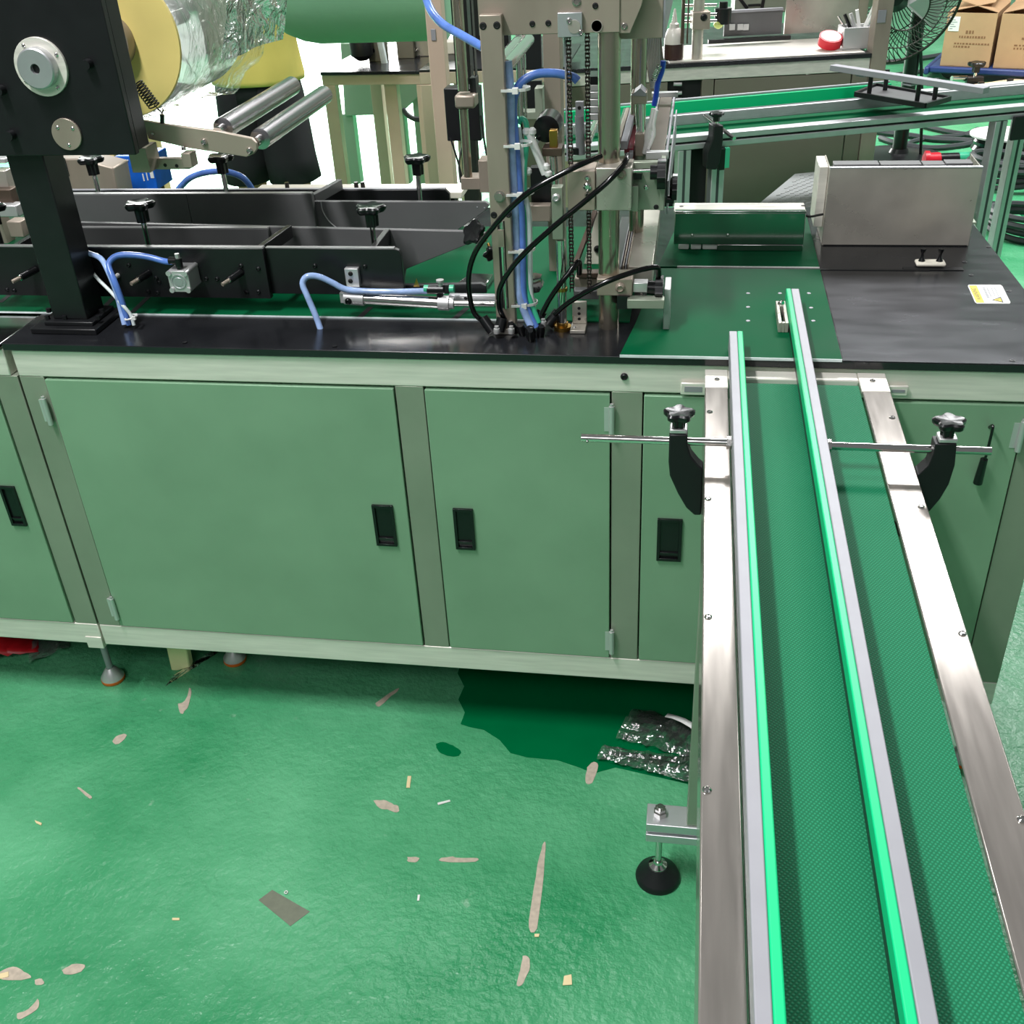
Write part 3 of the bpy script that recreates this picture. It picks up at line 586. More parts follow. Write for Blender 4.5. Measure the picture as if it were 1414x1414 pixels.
# ================================================================== AIR CYLINDERS AND HOSES
sc = PY(247, 389, 0.095)
sq = thing('compact_cylinder', 'square cast aluminium air cylinder on the near black guide', 'air cylinder', (sc.x, 0.114, sc.z - 0.02))
h_ = 0.0185
obj('body', B().box(sc.x - h_ + 0.004, sc.x + h_ - 0.004, 0.095, 0.1375, sc.z - h_, sc.z + h_).box(sc.x - h_, sc.x + h_, 0.0955, 0.137, sc.z - h_ + 0.004, sc.z + h_ - 0.004), 'cast', sq, bevel=0.0012)
for sx in (-1, 1):
    for sz in (-1, 1): obj('corner_lug', B().cyl((sc.x + sx * 0.0145, 0.092, sc.z + sz * 0.0145), (sc.x + sx * 0.0145, 0.1374, sc.z + sz * 0.0145), 0.0045, n=10), 'cast', sq)
obj('piston_face', B().lathe((sc.x, 0.0949, sc.z), (0, -1, 0), [(0, 0.0125), (0.0012, 0.0125), (0.0012, 0.011), (0.0004, 0.0105), (0.0004, 0.0075), (0.001, 0.0070), (0.001, 0.0002)], 28), 'alu', sq)
pf = PY(243, 360, 0.105)
ft = obj('elbow_fitting', B().cyl(pf - V((0.012, 0, 0)), pf + V((0.006, 0, 0)), 0.006, n=12).cyl(pf + V((0.004, 0, -0.012)), pf + V((0.004, 0, 0.004)), 0.0062, n=12), 'plastic', sq)
obj('flow_screw', B().cyl(pf + V((0.004, 0, 0.004)), pf + V((0.004, 0, 0.012)), 0.004, n=8), 'cast', ft)
def hose(pts, r, m, label, nm='air_hose', cat='hose', grp=None, k=6):
    return tag(obj(nm, B().tube([PY(x, y, Y) for x, y, Y in pts], r, 10, k), m, None), label, cat, grp)
h1 = hose([(238, 361, .105), (228, 361, .108), (205, 355, .108), (180, 352, .105), (160, 354, .10), (150, 366, .09), (157, 386, .075), (168, 415, .072), (178, 448, .072)], 0.0052, 'blueh', 'blue hose arching from the square cylinder down into the table')
h1b = hose([(112, 349, .125), (126, 351, .118), (140, 358, .10), (150, 376, .083), (161, 405, .078), (172, 448, .068)], 0.0048, 'bluec', 'clear blue hose curving from behind the black post into the table')
pz = PZ(181, 448, T + .02); hose([(124, 371, .13), (135, 385, .11), (152, 402, .09), (168, 420, .07), (180, 434, .07), (185, 449, .068)], 0.003, 'whitetube', 'thin milky tube slanting down beside the blue hoses at the post')
tg = PY(181, 438, .068); tag(obj('cable_tie', B().ring(tg, (0.25, 0, -1), 0.0105, 0.0016, 16).box(tg.x + 0.008, tg.x + 0.014, tg.y - 0.012, tg.y - 0.008, tg.z, tg.z + 0.006), 'white', None), 'white cable tie around the blue hoses beside black post base', 'cable tie')
# long round cylinder
CYY = 0.128
ca = PY(504, 412, CYY); cb_ = PY(606, 418, CYY)
lc = thing('round_cylinder', 'long chrome round air cylinder lying along the belt beside steel upright', 'air cylinder', ((ca.x + cb_.x) / 2, CYY, ca.z - 0.012))
obj('barrel', B().cyl(ca, cb_, 0.0102, n=24), 'chrome', lc)
ce = PY(476, 410, CYY); obj('end_cap', B().cyl(ce, ca, 0.0125, n=20).box(ce.x - 0.006, ce.x + 0.004, CYY - 0.008, CYY + 0.008, ce.z - 0.008, ce.z + 0.010), 'cast', lc, bevel=0.001)
screw(lc, PY(481, 416, CYY - 0.0125), 0.006, 0.004, (0, -1, 0), 'plastic', 'pivot_pin')
cf = PY(627, 419, CYY); obj('end_cap', B().cyl(cb_, cb_ + (cf - cb_) * 0.7, 0.0125, n=20).cyl(cb_ + (cf - cb_) * 0.7, cf, 0.0095, n=20), 'cast', lc)
cg = PY(702, 422, CYY); cg.x = -0.315; obj('rod', B().cyl(cf, (cg.x, CYY, cf.z), 0.0045), 'chrome', lc)
sb = PY(620, 406, 0.145); sb2 = PY(690, 414, 0.145); sbar = obj('side_bar', B().box(sb.x, -0.31, 0.14, 0.150, sb2.z - 0.003, sb.z), 'alu', lc, bevel=0.001)
screw(sbar, PY(643, 412, 0.14), 0.003, 0.001, (0, -1, 0), 'void', 'hole')
pe = PY(602, 400, CYY); 
fe = obj('fitting', B().cyl(pe - V((0.014, 0, 0)), pe + V((0.013, 0, 0)), 0.0075, n=12).cyl(pe + V((0.006, 0, -0.014)), pe + V((0.006, 0, 0.0)), 0.006, n=12), 'plastic', lc)
obj('flow_screw', B().cyl(pe + V((0.008, 0, 0.006)), pe + V((0.008, 0, 0.014)), 0.004, n=10).cyl(pe + V((0.008, 0, 0.014)), pe + V((0.008, 0, 0.017)), 0.0065, n=12), 'cast', fe)
for x in (586, 621): obj('release_ring', B().cyl(PY(x, 399, CYY), PY(x + 6, 399, CYY), 0.0068, n=12), 'teal', fe)
p = PY(571, 396, CYY + 0.005); obj('tab', B().prism([p, p + V((0.01, 0, 0.0)), p + V((0.006, 0, 0.014))], (0, 0.002, 0)), 'brass', lc)
hose([(443, 456, .082), (436, 436, .088), (424, 408, .095), (418, 392, .10), (424, 382, .105), (440, 382, .11), (460, 391, .115), (476, 399, .118), (500, 402, .12), (545, 403, .122), (590, 402, .127)], 0.0052, 'bluec', 'clear blue hose looping from the table to the long chrome cylinder')
# ================================================================== SEALING TOWER
tw = thing('sealing_tower', 'steel sealing tower with crossbeam, round column, chains and heating jaws on the table', 'machine', (-0.2, 0.25, T))
UY = 0.078
ua = PY(688, 452, UY); ub = PY(712, 452, UY); ut = PY(660, 21, UY); ux0 = PY(673, 230, UY).x; ux1 = PY(703, 250, UY).x
ur = obj('upright_bar', B().box(ux0, ux1, UY, UY + 0.016, T, ut.z), 'steelv', tw, bevel=0.0015)
for x, y in ((667, 36), (686, 35), (682, 297), (702, 296)): screw(ur, PY(x, y, UY), 0.0052, 0.001, (0, -1, 0), 'void', 'screw_hole')
bp_ = PY(690, 271, UY); obj('hex_bolt', B().lathe(bp_, (0, -1, 0), [(0, 0.0085), (0.002, 0.0085), (0.002, 0.0065), (0.006, 0.006)], 12), 'steely', ur)
s0 = PY(689, 305, UY); s1 = PY(697, 425, UY); xm = (ux0 + ux1) / 2
obj('slot', B().box(xm - 0.0055, xm + 0.0055, UY - 0.0006, UY, s1.z, s0.z), 'void', ur)
obj('slide_rod', B().cyl((xm + 0.001, UY - 0.001, s1.z), (xm + 0.001, UY - 0.001, s0.z), 0.0033, n=10), 'chrome', ur)
pb = PY(692, 328, UY); obj('slide_block', B().box(xm - 0.0045, xm + 0.0045, UY - 0.006, UY - 0.0007, pb.z - 0.013, pb.z + 0.013), 'steelv', ur)
BYc = 0.094
cb0 = PY(662, 20, BYc); zb = PY(735, 48, BYc).z; cx1 = PY(856, 20, BYc).x
bm2 = obj('crossbeam', B().box(cb0.x - 0.002, cx1, BYc + 0.0005, BYc + 0.03, zb, 1.42), 'steelv', tw, bevel=0.001)
for x, y in ((735, 33), (757, 32), (822, 8)): screw(bm2, PY(x, y, BYc), 0.0042, 0.001, (0, -1, 0), 'void', 'screw_hole')
screw(bm2, PY(796, 2, BYc), 0.0065, 0.002, (0, -1, 0), 'steely', 'hex_bolt')
c_ = PY(824, 36, BYc); obj('column_end', B().lathe(c_, (0, -1, 0), [(0, 0.0082), (0.0008, 0.0082), (0.0008, 0.0072), (0.0, 0.007)], 24), 'steelw', bm2)
tpb = B(); fbox(tpb, (769.5, 18), (804, 51), BYc - 0.006, 0.006)
tp = obj('chain_plate', tpb, 'alu', tw, bevel=0.0008)
for x, y in ((786, 29), (802, 45)): screw(tp, PY(x, y, BYc - 0.006), 0.0042, 0.003, (0, -1, 0), 'chrome')
obj('bearing_cap', B().lathe(PY(793, 37, BYc - 0.006), (0, -1, 0), [(0, 0.0088), (0.0012, 0.0086), (0.0012, 0.0002)], 24), 'steelw', tp)
hy = PY(862, 45, 0.11)
obj('end_strip', B().prism([PY(x, y, BYc + 0.003) for x, y in ((857, -30), (894, -30), (886, 8), (870, 46), (855, 46))], (0, 0.02, 0)), 'steelv', tw, bevel=0.0008)
screw(tw, PY(862, 36, BYc + 0.003), 0.0048, 0.002, (0, -1, 0), 'steely', 'hex_bolt')
hp = PY(917, 44, 0.18); obj('rear_beam', B().box(cx1 - 0.002, hp.x, 0.125, 0.75, hp.z, 1.40), 'steelv', tw, bevel=0.001)
edg = PY(915, 44, 0.18); obj('rear_beam_edge', B().box(hp.x + 0.0002, hp.x + 0.003, 0.125, 0.75, hp.z, 1.40), 'aluw', tw)
# columns
cc = PZ(842, 456, T); cX = PZ(842, 456, T).x; cYc = cc.y + 0.0165
cX = PY(841, 250, cYc).x
obj('round_column', B().cyl((cX, cYc, T), (cX, cYc, zb + 0.001), 0.0162, n=32), 'column', tw)
c2p = PY(882, 100, 0.32); obj('round_column', B().cyl((c2p.x, 0.32, T), (c2p.x, 0.32, 1.3), 0.0125, n=24), 'column', tw)
q0 = PY(749, 48, 0.36); q1 = PY(776, 200, 0.36); obj('square_column', B().box(q0.x, q1.x, 0.36, 0.40, T, 1.3), 'steelv', tw, bevel=0.001)
# chains
def chain(x0, y0, y1, Y, nm='chain'):
    p0 = PY(x0, y0, Y); z1 = PY(x0 + (y1 - y0) * 0.03, y1, Y).z; b = B(); z = p0.z; i = 0; st = 0.0054
    while z > z1:
        for s in (-1, 1): b.box(p0.x + s * (0.003 if i % 2 else 0.0019) - 0.0006, p0.x + s * (0.003 if i % 2 else 0.0019) + 0.0006, Y - 0.003, Y + 0.003, z - st * 1.25, z - 0.0002)
        b.cyl((p0.x - 0.0038, Y, z), (p0.x + 0.0038, Y, z), 0.0017, n=6); z -= st; i += 1
    return obj(nm, b, 'chain', tw, smooth=False)
chain(785, 51, 225, 0.108); chain(811, 46, 222, 0.150); chain(788, 290, 398, 0.12); chain(813, 290, 400, 0.15)
obj('chain_guard', B().box(PY(780.5, 60, .115).x - 0.0012, PY(780.5, 60, .115).x + 0.0012, 0.112, 0.118, PY(784, 222, .115).z, zb), 'aluw', tw)
# clamp plates round the column
kb = B(); fbox(kb, (783, 236), (822, 291), 0.070, 0.05)
kp = obj('clamp_plate', kb, 'steelv', tw, bevel=0.0015)
kb = B(); fbox(kb, (822.5, 232), (872, 291), 0.073, 0.052)
kp2 = obj('clamp_plate', kb, 'steelw', tw, bevel=0.0015)
for x, y, r in ((811, 246, 0.0045), (811, 258, 0.0065), (811, 269, 0.0045)): screw(kp, PY(x, y, 0.070), r, 0.004, (0, -1, 0), 'chrome', 'hex_bolt')
screw(kp2, PY(858, 241, 0.073), 0.0075, 0.004, (0, -1, 0), 'steelv', 'hex_bolt')
kb = B(); fbox(kb, (872.5, 257), (881, 292), 0.085, 0.01); obj('clamp_edge', kb, 'frameg', tw, bevel=0.0008)
kb = B(); fbox(kb, (873, 224), (914, 290), 0.11, 0.012); fbox(kb, (912, 226), (917, 291), 0.10, 0.06)
kp3 = obj('jaw_end_plate', kb, 'frameg', tw, bevel=0.001)
screw(kp3, PY(892, 259, 0.11), 0.0035, 0.001, (0, -1, 0), 'chrome'); screw(kp3, PY(906, 286, 0.11), 0.004, 0.001, (0, -1, 0), 'void')
kb = B(); fbox(kb, (875, 240), (886, 248), 0.10, 0.01); obj('dark_stop', kb, 'black', tw)
sh = obj('adjuster_shaft', B().cyl(PY(872, 236, 0.095), PY(900, 235, 0.095), 0.0032, n=12), 'chrome', tw)
ka = obj('adjuster_knob', B().cyl(PY(898, 238, 0.095), PY(909, 238, 0.095), 0.0105, n=16).lathe(PY(908, 240, 0.095), (1, 0, 0), [(0, 0.02), (0.012, 0.02)], 30, 6, 0.12), 'plastic', tw)
obj('adjuster_knob', B().lathe(PY(925, 258, 0.14), (1, 0, 0), [(0, 0.012), (0.004, 0.018), (0.011, 0.018)], 30, 6, 0.12), 'plastic', tw)
obj('adjuster_clip', B().cyl(PY(921, 275, 0.14), PY(931, 276, 0.14), 0.006, n=12), 'plastic', tw)
# lower clamp and side knob
kb = B(); fbox(kb, (824, 385), (873, 409), 0.085, 0.045)
lk = obj('lower_clamp', kb, 'steelv', tw, bevel=0.0015); screw(lk, PY(856.5, 397, 0.085), 0.008, 0.006, (0, -1, 0), 'steelv', 'hex_bolt')
kb = B(); fbox(kb, (874, 391), (894, 404), 0.09, 0.02); obj('rod_block', kb, 'cast', tw, bevel=0.001)
kk = PY(903, 398, 0.10); obj('adjuster_knob', B().cyl(PY(894, 397, 0.10), PY(906, 398, 0.10), 0.0115, n=16).lathe(PY(905, 399, 0.10), (1, 0, 0), [(0, 0.019), (0.012, 0.019)], 30, 6, 0.12), 'plastic', tw)
kb = B(); fbox(kb, (866, 414), (917, 427), 0.07, 0.02); obj('link_bar', kb, 'frameg', tw, bevel=0.001)
kb = B(); fbox(kb, (852, 409), (869, 427), 0.08, 0.03); obj('dark_block', kb, 'black', tw)
ta = PY(917, 386, 0.075); tb2 = PY(931, 386, 0.075); tz = PZ(925, 455, T + 0.003)
obj('stop_bar', B().box(ta.x, ta.x + 0.010, tz.y, tz.y + 0.055, T + 0.0028, PY(925, 384, tz.y + 0.05).z), 'cast', tw, bevel=0.001)
# linear guide with chrome rod
kb = B(); fbox(kb, (761, 259), (778, 331), 0.088, 0.018); lb = obj('guide_block', kb, 'frameg', tw, bevel=0.001)
screw(lb, PY(768, 273, 0.088), 0.0065, 0.004, (0, -1, 0), 'cast', 'hex_bolt')
rx = PY(775, 380, 0.096); obj('guide_rod', B().cyl((rx.x, 0.097, T), (rx.x, 0.097, PY(772, 331, 0.097).z), 0.0075), 'chrome', tw)
obj('brass_flange', B().lathe((rx.x, 0.097, T), (0, 0, 1), [(0, 0.014), (0.006, 0.014), (0.006, 0.009), (0.012, 0.009)], 24), 'brass', tw)
pg_ = PY(774, 401, 0.097); obj('brass_collar', B().lathe((rx.x, 0.097, pg_.z), (0, 0, 1), [(0, 0.0095), (0.005, 0.0095)], 20), 'brass', tw)
# shaft holder above
kb = B(); fbox(kb, (748, 205), (776, 216), 0.13, 0.03); obj('shaft_holder', kb, 'copper', tw, bevel=0.001)
kb = B(); fbox(kb, (758, 180), (770, 205), 0.135, 0.012); obj('brass_bush', kb, 'brass', tw, bevel=0.001)
obj('shaft', B().cyl(PY(764, 216, 0.14), PY(767, 258, 0.14), 0.006, n=12), 'chrome', tw)
# long jaws running back across the belt
def jaw(nm, m, pxa, Y0, yfar, wid, hgt):
    a = PY(pxa[0], pxa[1], Y0); Y1 = Y0
    while True:
        q = a.copy(); q.y = Y1; dlt = q - EYE; yy = 707 + FPX * R1.dot(dlt) / R2.dot(dlt)
        if yy <= yfar or Y1 > 0.85: break
        Y1 += 0.01
    return obj(nm, B().box(a.x, a.x + wid, Y0, Y1, a.z - hgt, a.z), m, tw, bevel=0.0008)
jaw('lower_jaw', 'steelw', (866, 368), 0.14, 288, 0.040, 0.035)
for i, (x, dz) in enumerate(((856, 0), (859.5, 0), (863, 0), (866, 0))): jaw('jaw_strip', 'aluw' if i % 2 == 0 else 'steelv', (x, 368 - i), 0.14, 288, 0.0022, 0.03)
jaw('jaw_base', 'black', (840, 380), 0.15, 300, 0.05, 0.02)
jaw('upper_jaw', 'aluw', (857, 195), 0.14, 142, 0.010, 0.012); jaw('upper_jaw', 'aluw', (868, 212), 0.14, 148, 0.006, 0.008)
jaw('film_edge', 'darkred', (862, 205), 0.16, 152, 0.014, 0.03)
jaw('jaw_strip', 'steelv', (852, 190), 0.18, 150, 0.006, 0.01); jaw('jaw_strip', 'chrome', (849, 188), 0.2, 150, 0.004, 0.01)
jaw('jaw_frame', 'aluw', (918, 213), 0.16, 129, 0.004, 0.012); jaw('jaw_frame', 'aluw', (893, 210), 0.16, 129, 0.004, 0.01)
jaw('jaw_channel', 'copper', (897, 211), 0.16, 132, 0.022, 0.004); jaw('jaw_frame', 'chrome', (910, 209), 0.17, 134, 0.004, 0.006)
jaw('side_shield', 'aluw', (921, 250), 0.14, 152, 0.0025, 0.05)
for tl_q, br_q, Yq in (((892, 210), (923, 220), 0.15), ((900, 128), (936, 134), 0.50)): kb = B(); fbox(kb, tl_q, br_q, Yq, 0.012); obj('jaw_cross_bar', kb, 'cast', tw, bevel=0.0008)
# centre cylinder between the jaws
for tl_q, br_q in (((872, 128), (893, 144)), ((877, 185), (889, 216))): kb = B(); fbox(kb, tl_q, br_q, 0.17, 0.028); obj('ram_block', kb, 'steelv', tw, bevel=0.0015)
ra = PY(884, 186, 0.185); rb_ = PY(883, 142, 0.185); obj('ram_rod', B().cyl(ra, rb_, 0.0062), 'chrome', tw)
obj('ram_roof', B().prism([PY(x, y, 0.168) for x, y in ((871, 132), (884, 122), (892, 129), (892, 133))], (0, 0.034, 0)), 'aluw', tw)
obj('ram_tip', B().lathe(PY(883, 222, 0.185), (0, 0, 1), [(0, 0.006), (0.008, 0.011), (0.016, 0.012)], 16), 'frameg', tw)
# aluminium motor, grey cylinders behind the column
kb = B()
for i in range(5): fbox(kb, (813, 117 + i * 10), (832, 126 + i * 10), 0.31, 0.05)
fbox(kb, (814, 118), (831, 166), 0.315, 0.04); mo = obj('finned_motor', kb, 'cast', tw, bevel=0.0012)
fk = B(); fbox(fk, (812, 106), (832, 117), 0.31, 0.05); obj('motor_cap', fk, 'plastic', mo)
obj('slim_cylinder', B().cyl(PY(800, 160, 0.28), PY(802, 213, 0.28), 0.0075, n=16).box(PY(795, 150, .28).x, PY(806, 150, .28).x, 0.275, 0.285, PY(800, 161, .28).z, PY(800, 140, .28).z), 'aluw', tw)
screw(tw, PY(800, 149, 0.275), 0.003, 0.001, (0, -1, 0), 'void', 'hole')
kb = B(); fbox(kb, (790, 205), (799, 214), 0.272, 0.008); obj('dark_stop', kb, 'black', tw)
obj('cross_rod', B().cyl(PY(740, 196, 0.16), PY(762, 160, 0.35), 0.0045, n=12), 'chrome', tw)
obj('cross_rod', B().cyl(PY(812, 196, 0.20), PY(824, 166, 0.42), 0.0055, n=12), 'chrome', tw)
obj('dark_gearbox', B().lathe(PY(760, 168, 0.22), (0, -1, 0), [(0, 0.020), (0.05, 0.020), (0.052, 0.014)], 20), 'plastic', tw)
for x in (716, 723): obj('thin_rod', B().cyl(PY(x, 40, 0.5), PY(x + 3, 160, 0.5), 0.0022 if x == 723 else 0.006, n=10), 'chrome', tw)
obj('roller_tube', B().cyl(PY(698, 92, 0.10), PY(730, 55, 0.50), 0.010), 'chrome', tw); obj('roller_tube', B().cyl(PY(692, 80, 0.12), PY(718, 52, 0.50), 0.007), 'chrome', tw)
kb = B(); fbox(kb, (715, 155), (741, 165), 0.5, 0.03); fbox(kb, (738, 122), (750, 165), 0.5, 0.03); obj('rod_foot', kb, 'frameg', tw, bevel=0.001)
kb = B(); fbox(kb, (725, 47), (748, 96), 0.72, 0.01); fbox(kb, (727, 112), (749, 153), 0.72, 0.01); obj('black_panel', kb, 'black', tw)
# rear rods left of the upright
for px, yt, yb, r, Y in ((636, -20, 125, 0.010, 0.52), (641, 150, 252, 0.0085, 0.52)):
    p = PY(px, yt, Y); q = PY(px + (4 if yt < 0 else 6), yb, Y); obj('rear_column', B().cyl((q.x, Y, q.z), (q.x, Y, p.z), r), 'column', tw)
kb = B(); fbox(kb, (627, 132), (656, 150), 0.505, 0.04); obj('column_collar', kb, 'steelv', tw, bevel=0.004)
kb = B(); fbox(kb, (636, 246), (664, 262), 0.51, 0.04); fbox(kb, (660, 222), (677, 266), 0.50, 0.04); rf = obj('column_foot', kb, 'steelv', tw, bevel=0.001)
kb = B(); fbox(kb, (648, 108), (658, 132), 0.53, 0.03); fbox(kb, (649, 0), (657, 108), 0.55, 0.02); obj('black_post', kb, 'black', tw)
obj('valve_stack', B().box(PY(612, 120, .62).x, PY(660, 120, .62).x, 0.62, 0.66, PY(640, 195, .62).z, PY(640, 122, .62).z), 'black', tw, bevel=0.002)
for (x0, y0), (x1, y1), (x2, y2) in (((622, 190), (632, 222), (640, 252)), ((640, 190), (634, 225), (636, 252)), ((664, 160), (668, 190), (672, 215))):
    obj('lead', B().tube([PY(x0, y0, .6), PY(x1, y1, .57), PY(x2, y2, .55)], 0.002, 6), 'plastic', tw)
# clear plates in front of the rear jaw
obj('back_shield', B().prism([PY(x, y, 0.40) for x, y in ((824, 293), (850, 293), (850, 366), (806, 366))], (0, 0.003, 0)), 'offwhite', tw)
sh_ = obj('slanted_rail', B().bar(PY(822, 292, 0.36), PY(792, 372, 0.26), 0.008, 0.006), 'copper', tw)
screw(tw, PY(825, 344, 0.40), 0.007, 0.006, (0, -1, 0), 'plastic', 'bolt')
kb = B(); fbox(kb, (796, 377), (848, 384), 0.19, 0.02); obj('chain_yoke', kb, 'copper', tw, bevel=0.001)
kb = B(); fbox(kb, (793, 384), (826, 402), 0.20, 0.03); obj('chain_anchor', kb, 'steelv', tw, bevel=0.002)
kb = B(); fbox(kb, (792, 402), (850, 414), 0.16, 0.02); obj('base_bar', kb, 'greyplate', tw, bevel=0.001)
kb = B(); fbox(kb, (727, 284), (760, 306), 0.30, 0.02); obj('cross_plate', kb, 'steelv', tw, bevel=0.001)
kb = B(); fbox(kb, (706, 228), (724, 262), 0.28, 0.02); obj('cross_plate', kb, 'steelv', tw, bevel=0.001)
kb = B(); fbox(kb, (732, 232), (760, 284), 0.33, 0.02); obj('dark_panel', kb, 'black', tw)
wr = B()
for i in range(9):
    wr.cyl(PY(889 + i * 2.6, 44, 0.35), PY(899 + i * 1.6, 122, 0.33), 0.0011, n=6)
obj('heater_wires', wr, 'cast', tw)['kind'] = 'stuff'
obj('heater_plate', B().prism([PY(x, y, 0.36) for x, y in ((886, 44), (912, 44), (917, 90), (905, 125), (898, 125))], (0, 0.004, 0)), 'steelv', tw)
tag(obj('spiral_hose', B().tube([PY(x, y, 0.24) for x, y in ((916, 84), (914, 98), (908, 116), (906, 132), (903, 146))], 0.0042, 8), 'ribbon', None), 'bright blue tube hanging beside the heater wires of the tower', 'hose')
wrp = B(); P0 = [PY(x, y, 0.232) for x, y in ((911, 90), (902, 112))]; dd = P0[1] - P0[0]; u, v, n_ = basis(dd)
wrp.tube([P0[0] + dd * (i / 60) + (u * math.cos(i * .9) + v * math.sin(i * .9)) * 0.004 for i in range(61)], 0.0012, 6, 1)
tag(obj('coil_spring', wrp, 'chrome', None), 'small bright coil spring beside the blue tube on the tower', 'spring')
wb = obj('wire_bundle', B().tube([PY(x, y, 0.17) for x, y in ((903, 150), (900, 165), (896, 180), (893, 198), (890, 212))], [0.004, 0.005, 0.004], 8).tube([PY(x, y, 0.165) for x, y in ((907, 152), (903, 170), (903, 186), (895, 206))], 0.0025, 8), 'white', None)
tag(wb, 'white wrapped wire bundle running along the jaw below the blue tube', 'cable')
# angle bracket in front of the chains
ax0 = PZ(787, 461, T); ax1 = PZ(808, 461, T); az = PY(798, 416, ax0.y + 0.03).z
ab_ = obj('angle_bracket', B().box(ax0.x, ax1.x, ax0.y, ax0.y + 0.036, T + 0.0002, T + 0.006).box(ax0.x + 0.001, ax1.x, ax0.y + 0.028, ax0.y + 0.034, T + 0.006, az), 'steelw', None, bevel=0.001)
tag(ab_, 'small steel angle bracket with holes standing before the tower chains', 'bracket')
for i in range(3): screw(ab_, V(((ax0.x + ax1.x) / 2, ax0.y + 0.028, T + 0.014 + i * 0.009)), 0.0026, 0.0006, (0, -1, 0), 'void', 'hole')
screw(ab_, (ax0.x + 0.006, ax0.y + 0.012, T + 0.006), 0.003, 0.002)
# ================================================================== HOSE BLOCK WITH BLACK HOSES
hb0 = PZ(684, 462, T); hb1 = PZ(712, 462, T)
hbk = thing('hose_block', 'steel block with black push fittings and bright nuts at the upright base', 'fitting block', ((hb0.x + hb1.x) / 2, hb0.y + 0.01, T))
obj('block', B().box(hb0.x, hb1.x, hb0.y, hb0.y + 0.024, T + 0.0002, T + 0.010), 'steelw', hbk, bevel=0.001)
for x, y, dx in ((672, 446, -1), (692, 446, 0.3), (745, 437, 0.7), (766, 437, 1)):
    p = PZ(x, y, T + 0.02); p.y = max(p.y, 0.02)
    obj('fitting', B().cyl(p - V((dx * 0.010, 0.006, 0.012)), p + V((dx * 0.006, 0.002, 0.008)), 0.009, 0.0085, 12), 'plastic', hbk)
for x, y in ((686, 456), (705, 449), (737, 446), (734, 457), (750, 446), (706, 456)):
    p = PZ(x, y, T + 0.014); p.y = max(p.y, 0.012); obj('nut', B().lathe(p, (0, 0, 1), [(-0.005, 0.005), (0, 0.0055), (0.003, 0.005), (0.003, 0.003), (0.007, 0.0035)], 10), 'cast', hbk)
bd = B(); p = PZ(733, 462, T + 0.006)
for dx, dy, s_ in ((0, 0, 1), (0.014, 0.008, 0.8), (-0.014, 0.012, 0.9), (0.002, -0.012, 0.7), (-0.028, 0.018, 0.8)): bd.lathe(p + V((dx, dy, -0.004)), (0.4 * dx * 30, -0.4, 1), [(0, 0.008 * s_), (0.012, 0.009 * s_), (0.02, 0.006 * s_)], 10)
obj('fitting_cluster', bd, 'plastic', hbk)
hose([(668, 444, .088), (655, 432, .085), (648, 405, .08), (648, 375, .075), (658, 345, .068), (680, 315, .058), (706, 286, .05), (735, 262, .048), (768, 244, .055), (800, 228, .065), (830, 215, .09)], 0.0043, 'hoseb', 'black hose bulging left of the upright and rising to the tower')
hose([(697, 442, .075), (690, 425, .065), (690, 400, .058), (705, 372, .05), (730, 344, .045), (768, 310, .045), (805, 280, .05), (840, 250, .055), (862, 226, .075), (866, 214, .10)], 0.0043, 'hoseb', 'longest black hose sweeping across the clamp plates to the jaw')
hose([(748, 434, .07), (758, 415, .068), (772, 394, .068), (786, 376, .075), (796, 364, .085), (800, 362, .095), (800, 378, .105)], 0.0043, 'hoseb', 'short black hose bent up behind the chrome guide rod')
hose([(766, 434, .068), (785, 418, .06), (815, 400, .056), (845, 386, .06), (880, 374, .075), (903, 369, .09), (909, 372, .095), (909, 388, .10)], 0.0043, 'hoseb', 'black hose running low to the lobed knob at the jaw')
# bundle of hoses beside the upright
hose([(582, -30, .30), (592, 8, .27), (610, 32, .23), (640, 50, .18), (668, 66, .13)], 0.0065, 'blueh', 'thick blue hose dropping from the top behind the upright')
hose([(798, 112, .13), (790, 106, .13), (765, 101, .125), (738, 103, .12), (718, 116, .115), (709, 140, .11), (710, 175, .108), (713, 215, .105), (717, 262, .10), (720, 310, .098), (721, 360, .095), (722, 405, .09), (728, 428, .085), (740, 452, .08)], 0.0062, 'blueh', 'thick blue hose arching over and down beside the upright')
hose([(701, 84, .10), (705, 130, .10), (706, 200, .098), (711, 280, .095), (714, 360, .092), (717, 405, .088), (724, 430, .08), (733, 450, .076)], 0.0062, 'bluec', 'clear blue hose running straight down along the upright')
hose([(716, 170, .125), (721, 164, .125), (727, 172, .122), (727, 200, .118), (724, 238, .112), (725, 290, .106), (726, 350, .102), (728, 400, .096), (738, 430, .088), (744, 446, .083)], 0.0042, 'teal', 'green tube beside the blue hoses on the steel upright')
hose([(714, 176, .12), (717, 200, .118), (722, 225, .115), (722, 262, .11), (729, 300, .108), (730, 350, .105), (731, 400, .10), (735, 425, .095)], 0.0062, 'whitetube', 'milky tube behind the green tube on the steel upright')
ties = [(708, 122), (711, 198), (714, 265), (716, 343), (720, 417)]
